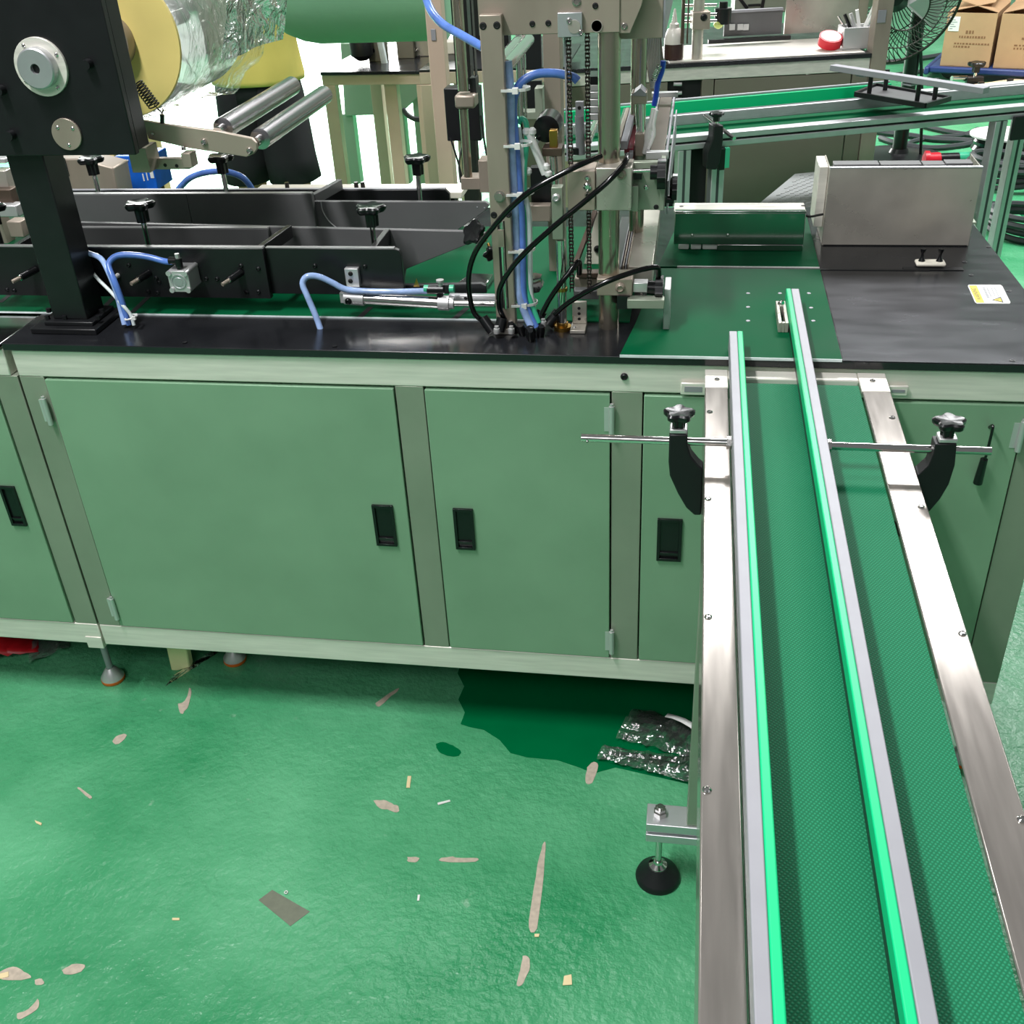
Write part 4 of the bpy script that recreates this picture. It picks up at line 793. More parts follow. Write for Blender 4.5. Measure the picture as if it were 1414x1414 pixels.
for (x, y), lb_ in zip(ties, ('topmost white tie on the hose bundle beside the upright', 'second white tie from the top on the hose bundle', 'middle white tie on the hose bundle beside the upright', 'fourth white tie from the top on the hose bundle', 'lowest white tie on the hose bundle above the fittings')):
    p = PY(x + 6, y, 0.097); b = B()
    for i in range(16):
        a0 = 2 * math.pi * i / 16; a1 = 2 * math.pi * (i + 1) / 16
        b.bar(p + V((0.019 * math.cos(a0), 0.016 * math.sin(a0), 0)), p + V((0.019 * math.cos(a1), 0.016 * math.sin(a1), 0)), 0.0012, 0.004)
    b.box(p.x - 0.004, p.x + 0.004, p.y - 0.021, p.y - 0.014, p.z - 0.004, p.z + 0.004); b.bar(p + V((-0.004, -0.018, 0.0)), p + V((-0.02, -0.022, 0.001)), 0.002, 0.0035)
    tag(obj('cable_tie', b, 'white', None), lb_, 'cable tie', 'cable ties on the hose bundle')
pl_ = obj('plastic_link', B().cyl(PY(730, 183, .12), PY(753, 240, .12), 0.0062, n=12), 'white', None)
tag(pl_, 'white plastic joint rod leaning beside the green tube', 'rod')
for x, y in ((727, 181), (735, 181), (754, 230), (757, 239), (729, 236)): obj('ball_joint', B().lathe(PY(x, y, .118) - V((0, 0, 0.006)), (0, 0, 1), [(0, 0.003), (0.003, 0.0058), (0.008, 0.0058), (0.011, 0.003)], 12), 'white', pl_)
gl = PY(737, 275, .2); tag(obj('valve_knob', B().lathe(PY(738, 402, 0.13), (0, 0, 1), [(0, 0.009), (0.006, 0.012), (0.012, 0.016), (0.02, 0.012), (0.026, 0.013)], 18, 6, 0.1), 'chrome', None), 'small chrome valve standing behind the black fittings', 'valve')
kd = PY(665, 328, 0.15); kn = thing('lobed_knob', 'black lobed clamp knob left of the steel upright', 'knob', kd)
knob(kn, kd, 0.020, 0.014, 0.01, 'brass', (-0.5, -0.6, 0.6)); knob(kn, PY(676, 343, 0.13), 0.012, 0.01, 0.01, 'brass', (0.3, -0.8, -0.4))
# ================================================================== RIGHT END OF THE TABLE
ga = PZ(930, 346, T + 0.003); gb_ = PZ(1108, 347, T + 0.003); GYa = ga.y
gt = PY(1000, 294, GYa).z
sg = thing('steel_guard', 'low bent stainless guard standing on the green belt beside the tower', 'guard', ((ga.x + gb_.x) / 2, GYa, T))
b = B(); b.box(ga.x, gb_.x, GYa, GYa + 0.0025, ga.z + 0.012, gt); b.box(ga.x, gb_.x, GYa, GYa + 0.012, gt - 0.001, gt + 0.003)
b.box(ga.x + 0.08, gb_.x, GYa, GYa + 0.0025, ga.z, ga.z + 0.012)
obj('panel', b, 'mirror', sg, bevel=0.0015)
ft_ = PY(1112, 283, GYa + 0.05); obj('top_flange', B().box(ga.x - 0.002, gb_.x, GYa + 0.012, GYa + 0.06, gt - 0.004, gt + 0.001), 'steel', sg, bevel=0.001)
obj('back_leg', B().box(ga.x, gb_.x, GYa + 0.055, GYa + 0.058, T + 0.003, gt - 0.004), 'steel', sg)
for x, y in ((956, 325), (1005, 325)): screw(sg, PY(x, y, GYa), 0.003, 0.001, (0, -1, 0), 'chrome')
for x, y in ((941, 285), (1109, 284)): screw(sg, PZ(x, y, gt + 0.001), 0.004, 0.0006, (0, 0, 1), 'void', 'hole')
b = B(); 
for x0, x1 in ((937, 951), (954, 968), (970, 997)): p = PY(x0, 337, GYa + 0.01); q = PY(x1, 344, GYa + 0.01); b.box(p.x, q.x, GYa + 0.006, GYa + 0.02, T + 0.003, T + 0.014)
obj('clip', b, 'white', sg, bevel=0.002)
# tall guard
ba = PZ(1137, 339, T + 0.001); bb_ = PZ(1338, 339, T + 0.001); BYg = ba.y
tl_ = PY(1146, 233, BYg); tr_ = PY(1356, 233, BYg)
tg_ = thing('tall_guard', 'tall stainless box guard standing at the right end of the table', 'guard', ((ba.x + bb_.x) / 2, BYg, T))
xa, xb = tl_.x, (tr_.x + bb_.x) / 2; ztg = tl_.z
obj('front_panel', B().box(xa, xb, BYg, BYg + 0.002, T + 0.001, ztg), 'steelw', tg_, bevel=0.0008)
obj('side_panel', B().box(xa, xa + 0.002, BYg + 0.0022, BYg + 0.10, T + 0.002, ztg - 0.001), 'steelw', tg_)
obj('side_panel', B().box(xb - 0.002, xb, BYg + 0.0022, BYg + 0.10, T + 0.002, ztg - 0.001), 'steelw', tg_)
obj('top_fold', B().box(xa, xb, BYg - 0.0008, BYg + 0.008, ztg + 0.0001, ztg + 0.002), 'alu', tg_)
obj('side_flange', B().box(xa - 0.016, xa - 0.0002, BYg + 0.02, BYg + 0.10, T + 0.03, ztg - 0.002), 'steel', tg_, bevel=0.001)
for x0, x1, dz in ((1150, 1212, 0.004), (1214, 1270, 0.0035), (1272, 1302, 0.003), (1303, 1340, 0.005)):
    p = PY(x0, 230, BYg + 0.03); q = PY(x1, 230, BYg + 0.03)
    obj('seal_strip', B().box(p.x, q.x, BYg + 0.012, BYg + 0.04, ztg - 0.006, ztg + dz), 'greyplate', tg_, bevel=0.0008)
obj('seam', B().box(xa + 0.003, xb - 0.003, BYg - 0.0012, BYg - 0.0002, T + 0.0012, T + 0.003), 'void', tg_)
lk_ = PY(1122, 296, BYg); tag(obj('latch_wire', B().tube([PY(1108, 296, BYg - .02), PY(1118, 299, BYg - .02), PY(1130, 297, BYg - .01), PY(1136, 296, BYg - 0.003)], 0.0022, 8), 'black', None), 'short black wire link between the low and the tall steel guards', 'wire')
# pusher block with two black screws in the groove
pb_ = PZ(1287, 370, T + 0.002)
pu = thing('push_block', 'small white block with two black screws in the table groove', 'block', (pb_.x, pb_.y, T))
pxa = PZ(1266, 368, T + 0.006).x; pxb = PZ(1307, 368, T + 0.006).x
obj('block', B().box(pxa, pxb, pb_.y - 0.001, pb_.y + 0.024, T + 0.0035, T + 0.0105), 'offwhite', pu, bevel=0.003)
for x in (pxa + 0.010, pxb - 0.010):
    obj('screw', B().lathe((x, pb_.y + 0.012, T + 0.0105), (0, 0, 1), [(0, 0.006), (0.004, 0.0045), (0.008, 0.0026), (0.014, 0.0026), (0.018, 0.0048), (0.022, 0.0048), (0.022, 0.002), (0.019, 0.0002)], 14), 'plastic', pu)
obj('groove_pocket', B().box(pxa - 0.022, pxb + 0.028, pb_.y - 0.010, pb_.y + 0.004, T + 0.001, T + 0.0022), 'void', tb)
# small stop on the belt
sa_ = PZ(1074, 459, T + 0.003); sb_ = PZ(1094, 459, T + 0.003); se = PZ(1071, 417, T + 0.02)
st = thing('belt_stop', 'small slotted silver stop block on green belt touching the right rail', 'block', ((sa_.x + sb_.x) / 2, sa_.y + 0.03, T + 0.003))
bx = B(); x0, x1, y0, y1, z0, z1 = sa_.x, 0.1528, sa_.y, PZ(1071, 417, T + 0.017).y, T + 0.0027, T + 0.019
w3 = (x1 - x0) / 3
bx.box(x0, x0 + w3, y0, y1, z0, z1); bx.box(x1 - w3, x1, y0, y1, z0, z1); bx.box(x0 + w3, x1 - w3, y0, y0 + 0.006, z0, z1); bx.box(x0 + w3, x1 - w3, y1 - 0.022, y1, z0, z1)
obj('block', bx, 'steelw', st, bevel=0.0008)
screw(st, ((x0 + x1) / 2, y1 - 0.012, z1), 0.0055, 0.005, (0, 0, 1), 'chrome')
# warning sticker
sk = thing('warning_sticker', 'white warning sticker with a yellow band on the right table end', 'sticker', PZ(1364, 407, T + 0.0008))
K = [PZ(x, y, T) for x, y in ((1335.5, 394), (1383, 394), (1396, 420), (1347, 420))]
zs = T + 0.0009
def lerp2(s, t): a = K[3] + (K[2] - K[3]) * s; b = K[0] + (K[1] - K[0]) * s; p = a + (b - a) * t; return V((p.x, p.y, 0))     # s along the long side, t away from the viewer
def quadp(s0, s1, t0, t1, z, th=0.0002):
    return [lerp2(s0, t0) + V((0, 0, z)), lerp2(s1, t0) + V((0, 0, z)), lerp2(s1, t1) + V((0, 0, z)), lerp2(s0, t1) + V((0, 0, z))]
rr = [(0.04, 0), (0.96, 0), (1, 0.07), (1, 0.93), (0.96, 1), (0.04, 1), (0, 0.93), (0, 0.07)]
obj('label', B().prism([lerp2(s, t) + V((0, 0, zs)) for s, t in rr], (0, 0, 0.0002)), 'white', sk, smooth=False)
obj('yellow_band', B().prism(quadp(0.035, 0.26, 0.04, 0.96, zs + 0.0002), (0, 0, 0.0001)), 'stickery', sk, smooth=False)
def text_on(parent, body, s, t, size, m, z, name='lettering'):
    c = bpy.data.curves.new(name, 'FONT'); c.body = body; c.size = size; c.align_x = 'CENTER'; c.align_y = 'CENTER'; c.fill_mode = 'FRONT'
    o = bpy.data.objects.new('tmp', c); COL.objects.link(o); dg = bpy.context.evaluated_depsgraph_get(); me = bpy.data.meshes.new_from_object(o.evaluated_get(dg))
    bpy.data.objects.remove(o); ob = bpy.data.objects.new(name, me); me.materials.clear(); me.materials.append(M[m]); COL.objects.link(ob); ob.parent = parent
    p = lerp2(s, t); ob.location = V((p.x, p.y, z)) - parent.location; ob.rotation_euler = (0, 0, math.radians(90)); return ob
text_on(sk, 'WARNING', 0.15, 0.5, 0.011, 'stickerd', zs + 0.0004)
bt = B()
for s0, s1, t0, t1 in ((0.40, 0.47, 0.30, 0.92), (0.51, 0.55, 0.36, 0.88), (0.64, 0.67, 0.42, 0.86), (0.73, 0.76, 0.22, 0.9), (0.86, 0.875, 0.1, 0.92), (0.91, 0.925, 0.1, 0.92)):
    n = int((t1 - t0) / 0.07)
    for i in range(n): bt.prism(quadp(s0, s1, t0 + i * 0.07, t0 + i * 0.07 + 0.05, zs + 0.0002), (0, 0, 0.0001))
obj('fine_print', bt, 'ink', sk, smooth=False)['kind'] = 'stuff'
obj('hazard_triangle', B().prism([lerp2(0.50, 0.18) + V((0, 0, zs + 0.0003)), lerp2(0.80, 0.04) + V((0, 0, zs + 0.0003)), lerp2(0.80, 0.34) + V((0, 0, zs + 0.0003))], (0, 0, 0.0001)), 'stickerd', sk, smooth=False)
obj('hazard_fill', B().prism([lerp2(0.56, 0.18) + V((0, 0, zs + 0.0004)), lerp2(0.77, 0.09) + V((0, 0, zs + 0.0004)), lerp2(0.77, 0.28) + V((0, 0, zs + 0.0004))], (0, 0, 0.0001)), 'stickery', sk, smooth=False)
obj('hazard_mark', B().prism(quadp(0.63, 0.72, 0.165, 0.195, zs + 0.0005), (0, 0, 0.0001)).prism(quadp(0.735, 0.755, 0.165, 0.195, zs + 0.0005), (0, 0, 0.0001)), 'stickerd', sk, smooth=False)
# ================================================================== UNDER THE MACHINE AND ON THE FLOOR
fo = PZ(236, 925, 0.0)
pf_ = obj('foam_block', B().hexa([PY(x, y, fo.y - 0.0) + V((0, dy, 0)) for x, y, dy in ((237, 929, 0), (262, 922, 0), (262, 922, .02), (237, 929, .02), (226, 880, 0.0), (254, 880, 0.0), (254, 880, .02), (226, 880, .02))]), 'foam', None, bevel=0.003)
tag(pf_, 'cream foam block standing under the green cabinet', 'foam block')
cs = [[(228, 946), (300, 905)], [(238, 930), (290, 900)]]
g = []
for j in range(5):
    t = j / 4; g.append([PZ(228 + (300 - 228) * s_ / 8 + 12 * t, 948 - 46 * s_ / 8 - 16 * t, 0.004 + 0.006 * abs(math.sin(s_ * 1.3 + j))) for s_ in range(9)])
tag(obj('film_strip', B().sheet(g), 'film', None), 'strip of clear film lying below the cream foam block', 'plastic film')
g = []
for j in range(9):
    row = []
    for i in range(11):
        row.append(PZ(-30 + i * 8.5, 918 - j * 7 - i * 1.4, 0.002) + V((0, 0, 0.045 * math.exp(-((i - 3) / 4) ** 2 - ((j - 4) / 3) ** 2) + 0.012 * noise.noise(V((i * .9, j * .9, 0))) + 0.008)))
    g.append(row)
tag(obj('red_wrap', B().sheet(g), 'redp', None, solid=0.001), 'crumpled red plastic wrap under the left cabinet', 'plastic wrap')
g = []
for j in range(6): g.append([PZ(40 + i * 8, 916 - j * 6 - i * 3, 0.006) + V((0, 0, 0.02 * abs(noise.noise(V((i * .7, j * .8, 3)))))) for i in range(8)])
tag(obj('clear_wrap', B().sheet(g), 'film', None), 'crumpled clear film next to the red wrap under the cabinet', 'plastic film')
# crumpled film sleeves next to the conveyor leg
def sleeve(pts0, pts1, seed, hgt, label):
    n = 26; g = []
    for j in range(9):
        t = j / 8; row = []
        for i in range(n):
            s_ = i / (n - 1); x = (pts0[0][0] + (pts0[1][0] - pts0[0][0]) * s_) * (1 - t) + (pts1[0][0] + (pts1[1][0] - pts1[0][0]) * s_) * t
            y = (pts0[0][1] + (pts0[1][1] - pts0[0][1]) * s_) * (1 - t) + (pts1[0][1] + (pts1[1][1] - pts1[0][1]) * s_) * t
            row.append(PZ(x, y, 0.003) + V((0, 0, hgt * math.sin(math.pi * t) ** 0.7 + 0.014 * abs(noise.noise(V((s_ * 7 + 2 * t, t * 5 - s_ * 3, seed)))) + 0.004)))
        g.append(row)
    return tag(obj('film_sleeve', B().sheet(g), 'foil', None, smooth=False), label, 'plastic film')
sleeve(((850, 1022), (1000, 1062)), ((878, 982), (1010, 1012)), 1, 0.014, 'upper crumpled clear film sleeve on the floor by the conveyor leg')
sleeve(((824, 1050), (1000, 1096)), ((836, 1036), (1000, 1052)), 5, 0.012, 'lower crumpled clear film sleeve on the floor by the conveyor leg')
tag(obj('white_strip', B().sheet([[PZ(x, y, 0.03 + 0.02 * i / 5) for i, (x, y) in enumerate(((918, 990), (928, 992), (940, 997), (952, 1004), (965, 1015), (980, 1030)))], [PZ(x, y, 0.03 + 0.02 * i / 5) for i, (x, y) in enumerate(((922, 985), (934, 988), (946, 992), (958, 999), (972, 1009), (986, 1024)))]]), 'white', None, solid=0.0008), 'curled white plastic strip on top of the crumpled film', 'strip')
# marks in the floor paint, and a wet patch with its reflection painted in
flat('wet_reflection_patch', [(640, 905), (632, 930), (641, 948), (633, 966), (642, 984), (636, 1000), (648, 1004), (668, 1008), (690, 1022), (705, 1040), (728, 1046), (770, 1050), (800, 1060), (820, 1068), (850, 1060), (960, 1085), (960, 930)], 'wet', FL)  # darker green carries the reflected machine underside, gloss is the wet
flat('wet_reflection_patch', blob([(602, 1028), (612, 1025), (630, 1032), (636, 1042), (622, 1045), (606, 1038)], 1), 'wet', FL)
for pts in ([(751, 1163), (754, 1172), (748, 1230), (741, 1282), (732, 1286), (731, 1272), (738, 1225), (745, 1182)], [(722, 1320), (730, 1322), (732, 1334), (725, 1352), (718, 1362), (714, 1358), (719, 1340)], [(516, 1106), (530, 1105), (541, 1110), (550, 1114), (549, 1122), (535, 1118), (524, 1116)],
            [(563, 1184), (577, 1184), (577, 1190), (564, 1190)], [(609, 1185), (625, 1183), (630, 1185), (658, 1185), (656, 1190), (610, 1190)], [(811, 1060), (820, 1052), (826, 1058), (820, 1078), (812, 1083), (808, 1075)], [(155, 1024), (162, 1016), (174, 1014), (172, 1022), (160, 1028)],
            [(86, 1340), (100, 1332), (117, 1333), (112, 1342), (92, 1346)], [(0, 1342), (18, 1335), (34, 1342), (44, 1350), (20, 1354), (0, 1352)], [(48, 1354), (58, 1352), (60, 1359), (50, 1360)], [(24, 1400), (40, 1394), (52, 1380), (54, 1390), (40, 1402), (26, 1408)],
            [(519, 972), (538, 957), (550, 951), (549, 954), (536, 965), (523, 976)], [(107, 1088), (110, 1088), (126, 1100), (123, 1103)], [(246, 972), (256, 968), (262, 950), (264, 960), (258, 978), (250, 986)], [(260, 1080), (278, 1066), (300, 1064), (306, 1076), (290, 1092), (268, 1092)]):
    flat('worn_patch', blob(pts, 0.8, 3), 'scrape' if pts[0] != (260, 1080) else 'wornline', FL, 0.0009) if pts[0] != (260, 1080) else None
flat('tape_patch', [(357, 1243), (376, 1229), (428, 1259), (401, 1279)], 'patch', FL)
wa = obj('washer', B().ring(PZ(395, 1232, 0.002), (0, 0, 1), 0.0026, 0.0009, 14), 'white', None); tag(wa, 'tiny white washer at the corner of the dark floor patch', 'washer')
for pts, lab, m in (([(563, 1072), (568, 1072), (566, 1088), (561, 1088)], 'short cream strip upright on the floor above the scuffs', 'scrap'), ([(604, 1109), (621, 1105), (622, 1107), (605, 1112)], 'thin white sliver right of the grey scuff', 'white'),
                    ([(779, 1348), (789, 1346), (790, 1360), (777, 1361)], 'cream square scrap at the bottom of the floor', 'scrap'), ([(738, 1290), (745, 1290), (744, 1294), (738, 1294)], 'small white chip under the long grey scuff', 'scrap'),
                    ([(0, 1345), (12, 1342), (12, 1349), (0, 1352)], 'pale wood chip by the left edge of the floor', 'scrap'), ([(577, 1236), (580, 1236), (579, 1244), (576, 1244)], 'tiny white crumb left of the long scuff', 'white'),
                    ([(48, 1133), (58, 1137), (57, 1140), (50, 1137)], 'small cream chip at left on the pale floor', 'scrap'), ([(238, 1268), (248, 1268), (248, 1271), (238, 1271)], 'tiny pale chip left of the dark patch', 'scrap')):
    tag(flat('paper_scrap', pts, m, None, 0.0012, 0.0007), lab, 'scrap', 'scraps on the floor')
# ================================================================== BACKGROUND: FAR MACHINE ON THE RIGHT
class Fr:                                         # local frame: s along the front, d away from the viewer, z up
    def __init__(s, a, b): s.o = V((a.x, a.y, 0)); s.u = V((b.x - a.x, b.y - a.y, 0)); s.L = s.u.length; s.u.normalize(); s.v = V((-s.u.y, s.u.x, 0))
    def p(s, a, d, z): return s.o + s.u * a + s.v * d + V((0, 0, z))
    def box(s, b, a0, a1, d0, d1, z0, z1):
        return b.hexa([s.p(a0, d0, z0), s.p(a1, d0, z0), s.p(a1, d1, z0), s.p(a0, d1, z0), s.p(a0, d0, z1), s.p(a1, d0, z1), s.p(a1, d1, z1), s.p(a0, d1, z1)])
    def px(s, x, y, d=0):                         # (s, z) of a measured point on the upright plane at offset d
        q = s.o + s.v * d; r = ray(x, y); t = (q - EYE).dot(s.v) / r.dot(s.v); p = EYE + r * t; return (p - s.o).dot(s.u), p.z
ZF = 0.80
F = Fr(PZ(920, 88, ZF), PZ(1203, 73, ZF)); W = F.L
fm = thing('far_machine', 'far steel machine with taupe panels and steel top at upper right', 'machine', F.p(W / 2, 0.3, 0))
s0, zrail = F.px(1100, 101)
obj('top_plate', F.box(B(), -0.5, W, -0.01, 0.75, ZF - 0.014, ZF), 'tablet', fm, bevel=0.001)
obj('top_rail', F.box(B(), -0.5, W, 0, 0.05, zrail - 0.005, ZF - 0.0145), 'steel', fm, bevel=0.002)
sA, _ = F.px(984, 150); sB, _ = F.px(968, 150)
obj('post', F.box(B(), sB, sA, 0.001, 0.05, 0.16, zrail - 0.006), 'taupe', fm, bevel=0.001)
obj('door', F.box(B(), sA + 0.004, W - 0.06, 0.0, 0.012, 0.22, zrail - 0.008), 'taupe', fm, bevel=0.001)
obj('door', F.box(B(), -0.5, sB - 0.12, 0.0, 0.012, 0.22, zrail - 0.008), 'taupe', fm, bevel=0.001)
obj('bottom_rail', F.box(B(), -0.5, W, 0.0, 0.05, 0.16, 0.215), 'steel', fm, bevel=0.001)
obj('post', F.box(B(), W - 0.055, W - 0.001, 0.001, 0.05, 0.215, zrail - 0.006), 'taupe', fm, bevel=0.001)
obj('side_panel', F.box(B(), W - 0.02, W - 0.002, 0.052, 0.74, 0.16, ZF - 0.015), 'taupe', fm)
obj('back_panel', F.box(B(), -0.5, W - 0.03, 0.70, 0.72, 0.16, ZF - 0.015), 'void', fm)
for s_ in (-0.45, W - 0.03):
    for d_ in (0.03, 0.7): q_ = F.p(s_, d_, 0); foot(fm, q_.x, q_.y, 0.16)
obj('steel_cover', F.box(B(), F.px(925, 80)[0], W - 0.02, 0.005, 0.33, ZF + 0.0003, ZF + 0.003), 'steel', fm)
s1, z1 = F.px(1205, -40); s2, _ = F.px(1236, 40)
obj('corner_post', F.box(B(), W + 0.001, W + 0.055, -0.005, 0.055, 0.16, 1.35), 'steelv', fm, bevel=0.002)
sw = B(); p0_, p1_ = F.px(1213, 14, -0.006), F.px(1222, 31, -0.006); F.box(sw, p0_[0], p1_[0], -0.010, -0.0055, p1_[1], p0_[1]); obj('switch_plate', sw, 'aluw', fm, bevel=0.001)
sw = B(); a_ = F.px(1001, 18, 0.30); b2 = F.px(1079, 40, 0.30); F.box(sw, a_[0], b2[0], 0.30, 0.31, ZF + 0.03, a_[1]); mp_ = obj('hinged_plate', sw, 'greyplate', fm)
sw = B(); F.box(sw, a_[0] - 0.002, b2[0], 0.292, 0.312, a_[1], a_[1] + 0.008); obj('bright_edge', sw, 'aluw', mp_)
for x in (1011, 1022, 1030): q_ = F.px(x, 33, 0.298); obj('catch', F.box(B(), q_[0] - 0.01, q_[0] + 0.01, 0.292, 0.2995, q_[1] - 0.02, q_[1]), 'cast', mp_)
sw = B(); a_ = F.px(978, 40, 0.29); F.box(sw, a_[0], b2[0] + 0.03, 0.27, 0.29, ZF + 0.012, ZF + 0.026); obj('rail_bar', sw, 'black', fm, bevel=0.001)
a_ = F.px(1088, -20, 0.40); b2 = F.px(1182, 40, 0.40); obj('back_screen', F.box(B(), a_[0], b2[0], 0.40, 0.41, ZF + 0.012, 1.30), 'steelw', fm)
b3 = F.px(1200, 30, 0.42); obj('back_post', F.box(B(), b2[0] + 0.001, b2[0] + 0.035, 0.40, 0.44, ZF, 1.3), 'steelv', fm)
a_ = F.px(1017, -30, 0.6); obj('grey_housing', F.box(B(), a_[0], a_[0] + 0.6, 0.60, 0.68, ZF + 0.06, 1.3), 'frameg', fm, bevel=0.004)
for x0, y0, x1, y1 in ((1020, -4, 1032, 12), (1052, 12, 1055, -4)):
    a_ = F.px(x0, y0, 0.598); b2 = F.px(x1, y1, 0.598); obj('louvre', B().bar(F.p(a_[0], 0.598, a_[1]), F.p(b2[0], 0.598, b2[1]), 0.004, 0.012), 'black', fm)
a_ = F.px(1033, 6, 0.598); b2 = F.px(1050, 8, 0.598); obj('louvre', F.box(B(), a_[0], b2[0], 0.594, 0.5998, b2[1], a_[1]), 'black', fm)
# stand column with clamp on the far machine
q_ = F.px(963, 82, 0.03); sc_ = B(); sc_.cyl(F.p(q_[0], 0.045, ZF + 0.003), F.p(q_[0], 0.045, 1.3), 0.019, n=20); fcol = obj('stand_column', sc_, 'steelw', fm)
kb = B(); a_ = F.px(957, 17, 0.02); b2 = F.px(980, 40, 0.02); F.box(kb, a_[0], b2[0], 0.015, 0.075, b2[1], a_[1]); ck_ = obj('column_clamp', kb, 'steelv', fm, bevel=0.002)
screw(ck_, F.p(F.px(972, 24, .015)[0], 0.015, F.px(972, 24, .015)[1]), 0.012, 0.006, (-F.v), 'black', 'hex_bolt')
for yy in (8, 21, 30): a_ = F.px(943, yy, 0.08); b2 = F.px(990, yy - 1, 0.08); obj('cross_rod', B().cyl(F.p(a_[0], 0.085, a_[1]), F.p(b2[0], 0.085, b2[1]), 0.005, n=10), 'chrome', fm)
for x, r in ((951, 0.003), (944, 0.006)): a_ = F.px(x, 0, 0.03); b2 = F.px(x + 1, 60, 0.03); obj('thin_rod', B().cyl(F.p(a_[0], 0.03, 1.25), F.p(a_[0], 0.03, b2[1]), r, n=8), 'copper', fm)
a_ = F.px(998, 24, 0.15); obj('black_motor', B().lathe(F.p(a_[0], 0.15, a_[1] - 0.02), (0, 0, 1), [(0, 0.028), (0.05, 0.03), (0.052, 0.015), (0.07, 0.015)], 20), 'plastic', fm)
a_ = F.px(992, 33, 0.14); tag(obj('green_ball', B().lathe(F.p(a_[0], 0.14, a_[1] - 0.016), (0, 0, 1), [(0, 0.004), (0.005, 0.013), (0.014, 0.018), (0.023, 0.013), (0.028, 0.004)], 20), mat('lime_knob', (190, 205, 110), 0.4), fm), 'x', 'x') if False else obj('lime_knob', B().lathe(F.p(a_[0], 0.14, a_[1] - 0.016), (0, 0, 1), [(0, 0.004), (0.005, 0.013), (0.014, 0.018), (0.023, 0.013), (0.028, 0.004)], 20), mat('lime_knob', (190, 205, 110), 0.4), fm)
# dark open bay with a knob rack
sd = sB - 0.002; obj('open_bay', F.box(B(), sB - 0.118, sd, 0.02, 0.03, 0.3, zrail - 0.008), 'void', fm)
for yy in (116, 128, 137): a_ = F.px(930, yy, 0.0); b2 = F.px(941, yy, 0.0); obj('bay_clip', B().cyl(F.p(a_[0], -0.004, a_[1]), F.p(b2[0], -0.004, b2[1]), 0.006, n=10), 'cast', fm)
# glue bottle
a_ = F.px(931, 84, 0.04); gp = F.p(a_[0], 0.06, ZF + 0.0032)
gl_ = thing('glue_bottle', 'clear nozzle bottle half full of brown glue on the far machine', 'bottle', gp)
q1_ = F.px(931, 62, 0.05)[1] - ZF; q2_ = F.px(931, 40, 0.05)[1] - ZF; q3_ = F.px(931, 14, 0.05)[1] - ZF
obj('liquid', B().lathe(gp, (0, 0, 1), [(0, 0.03), (0.004, 0.034), (q1_, 0.034)], 28), 'liquid', gl_)
obj('bottle', B().lathe(gp, (0, 0, 1), [(q1_ + 0.0002, 0.034), (q1_ + 0.022, 0.0335), (q2_ - 0.004, 0.022), (q2_, 0.016)], 28), 'tape', gl_)
obj('nozzle', B().lathe(gp, (0, 0, 1), [(q2_, 0.0165), (q2_ + 0.012, 0.016), (q2_ + 0.016, 0.010), (q3_, 0.003)], 20), 'tape', gl_)
# pen box and red tape
a_ = F.px(1164, 62, 0.06); b2 = F.px(1203, 60, 0.06); zt_ = F.px(1164, 39, 0.06)[1]
px_ = thing('pen_box', 'grey open box full of pens and tools on the far machine', 'box', F.p((a_[0] + b2[0]) / 2, 0.1, ZF + 0.003))
kb = B(); zb_ = ZF + 0.0034
F.box(kb, a_[0], b2[0], 0.06, 0.064, zb_, zt_); F.box(kb, a_[0], b2[0], 0.14, 0.144, zb_, zt_); F.box(kb, a_[0], a_[0] + 0.004, 0.064, 0.14, zb_, zt_); F.box(kb, b2[0] - 0.004, b2[0], 0.064, 0.14, zb_, zt_); F.box(kb, a_[0], b2[0], 0.06, 0.144, zb_ - 0.0002, zb_ + 0.004)
obj('box', kb, 'cast', px_, bevel=0.001)
def pen(x0, y0, x1, y1, d, r, m, label, box=False):
    p = F.px(x0, y0, d); q = F.px(x1, y1, d); a = F.p(p[0], d, max(p[1], zb_ + 0.012)); b = F.p(q[0], d + 0.006, q[1]); k = B()
    k.bar(a, b, r * 2.4, r * 1.2) if box else k.lathe(a, b - a, [(0, r * 0.3), ((b - a).length * 0.12, r), ((b - a).length, r)], 10)
    tag(obj('pen' if not box else 'tool', k, m, None), label, 'pen' if not box else 'tool', 'pens and tools in the grey box')
pen(1178, 48, 1167, 20, 0.10, 0.006, 'plastic', 'black marker leaning left in the grey pen box')
pen(1184, 50, 1175, 19, 0.09, 0.007, 'cast', 'silver pen leaning left in the grey pen box')
pen(1188, 48, 1184, 14, 0.12, 0.009, 'white', 'white pointed card in the middle of the pen box', True)
pen(1190, 48, 1206, 20, 0.10, 0.005, 'white', 'white pen leaning right in the grey pen box')
pen(1194, 50, 1209, 24, 0.085, 0.005, 'aluw', 'pale pen leaning farthest right in the pen box')
pen(1192, 40, 1208, 6, 0.125, 0.004, 'white', 'long thin white pen standing highest in the pen box')
pen(1172, 46, 1158, 22, 0.11, 0.004, 'chrome', 'thin chrome wire tool at the left of the pen box')
a_ = F.px(1148, 56, 0.07); tr0 = F.p(a_[0], 0.085, ZF + 0.0034)
rt_ = thing('tape_roll', 'red tape roll leaning beside the grey pen box', 'tape', tr0); 
ta_x = (0.1, -0.35, 0.93); tc_ = tr0 + V((0, 0, 0.030))
obj('tape', B().lathe(tc_, ta_x, [(-0.015, 0.020), (-0.015, 0.040), (0.015, 0.040), (0.015, 0.020)], 28), 'red', rt_); obj('core', B().lathe(tc_, ta_x, [(-0.014, 0.0198), (0.016, 0.0198), (0.0165, 0.034), (0.0158, 0.0345)], 24), 'white', rt_)
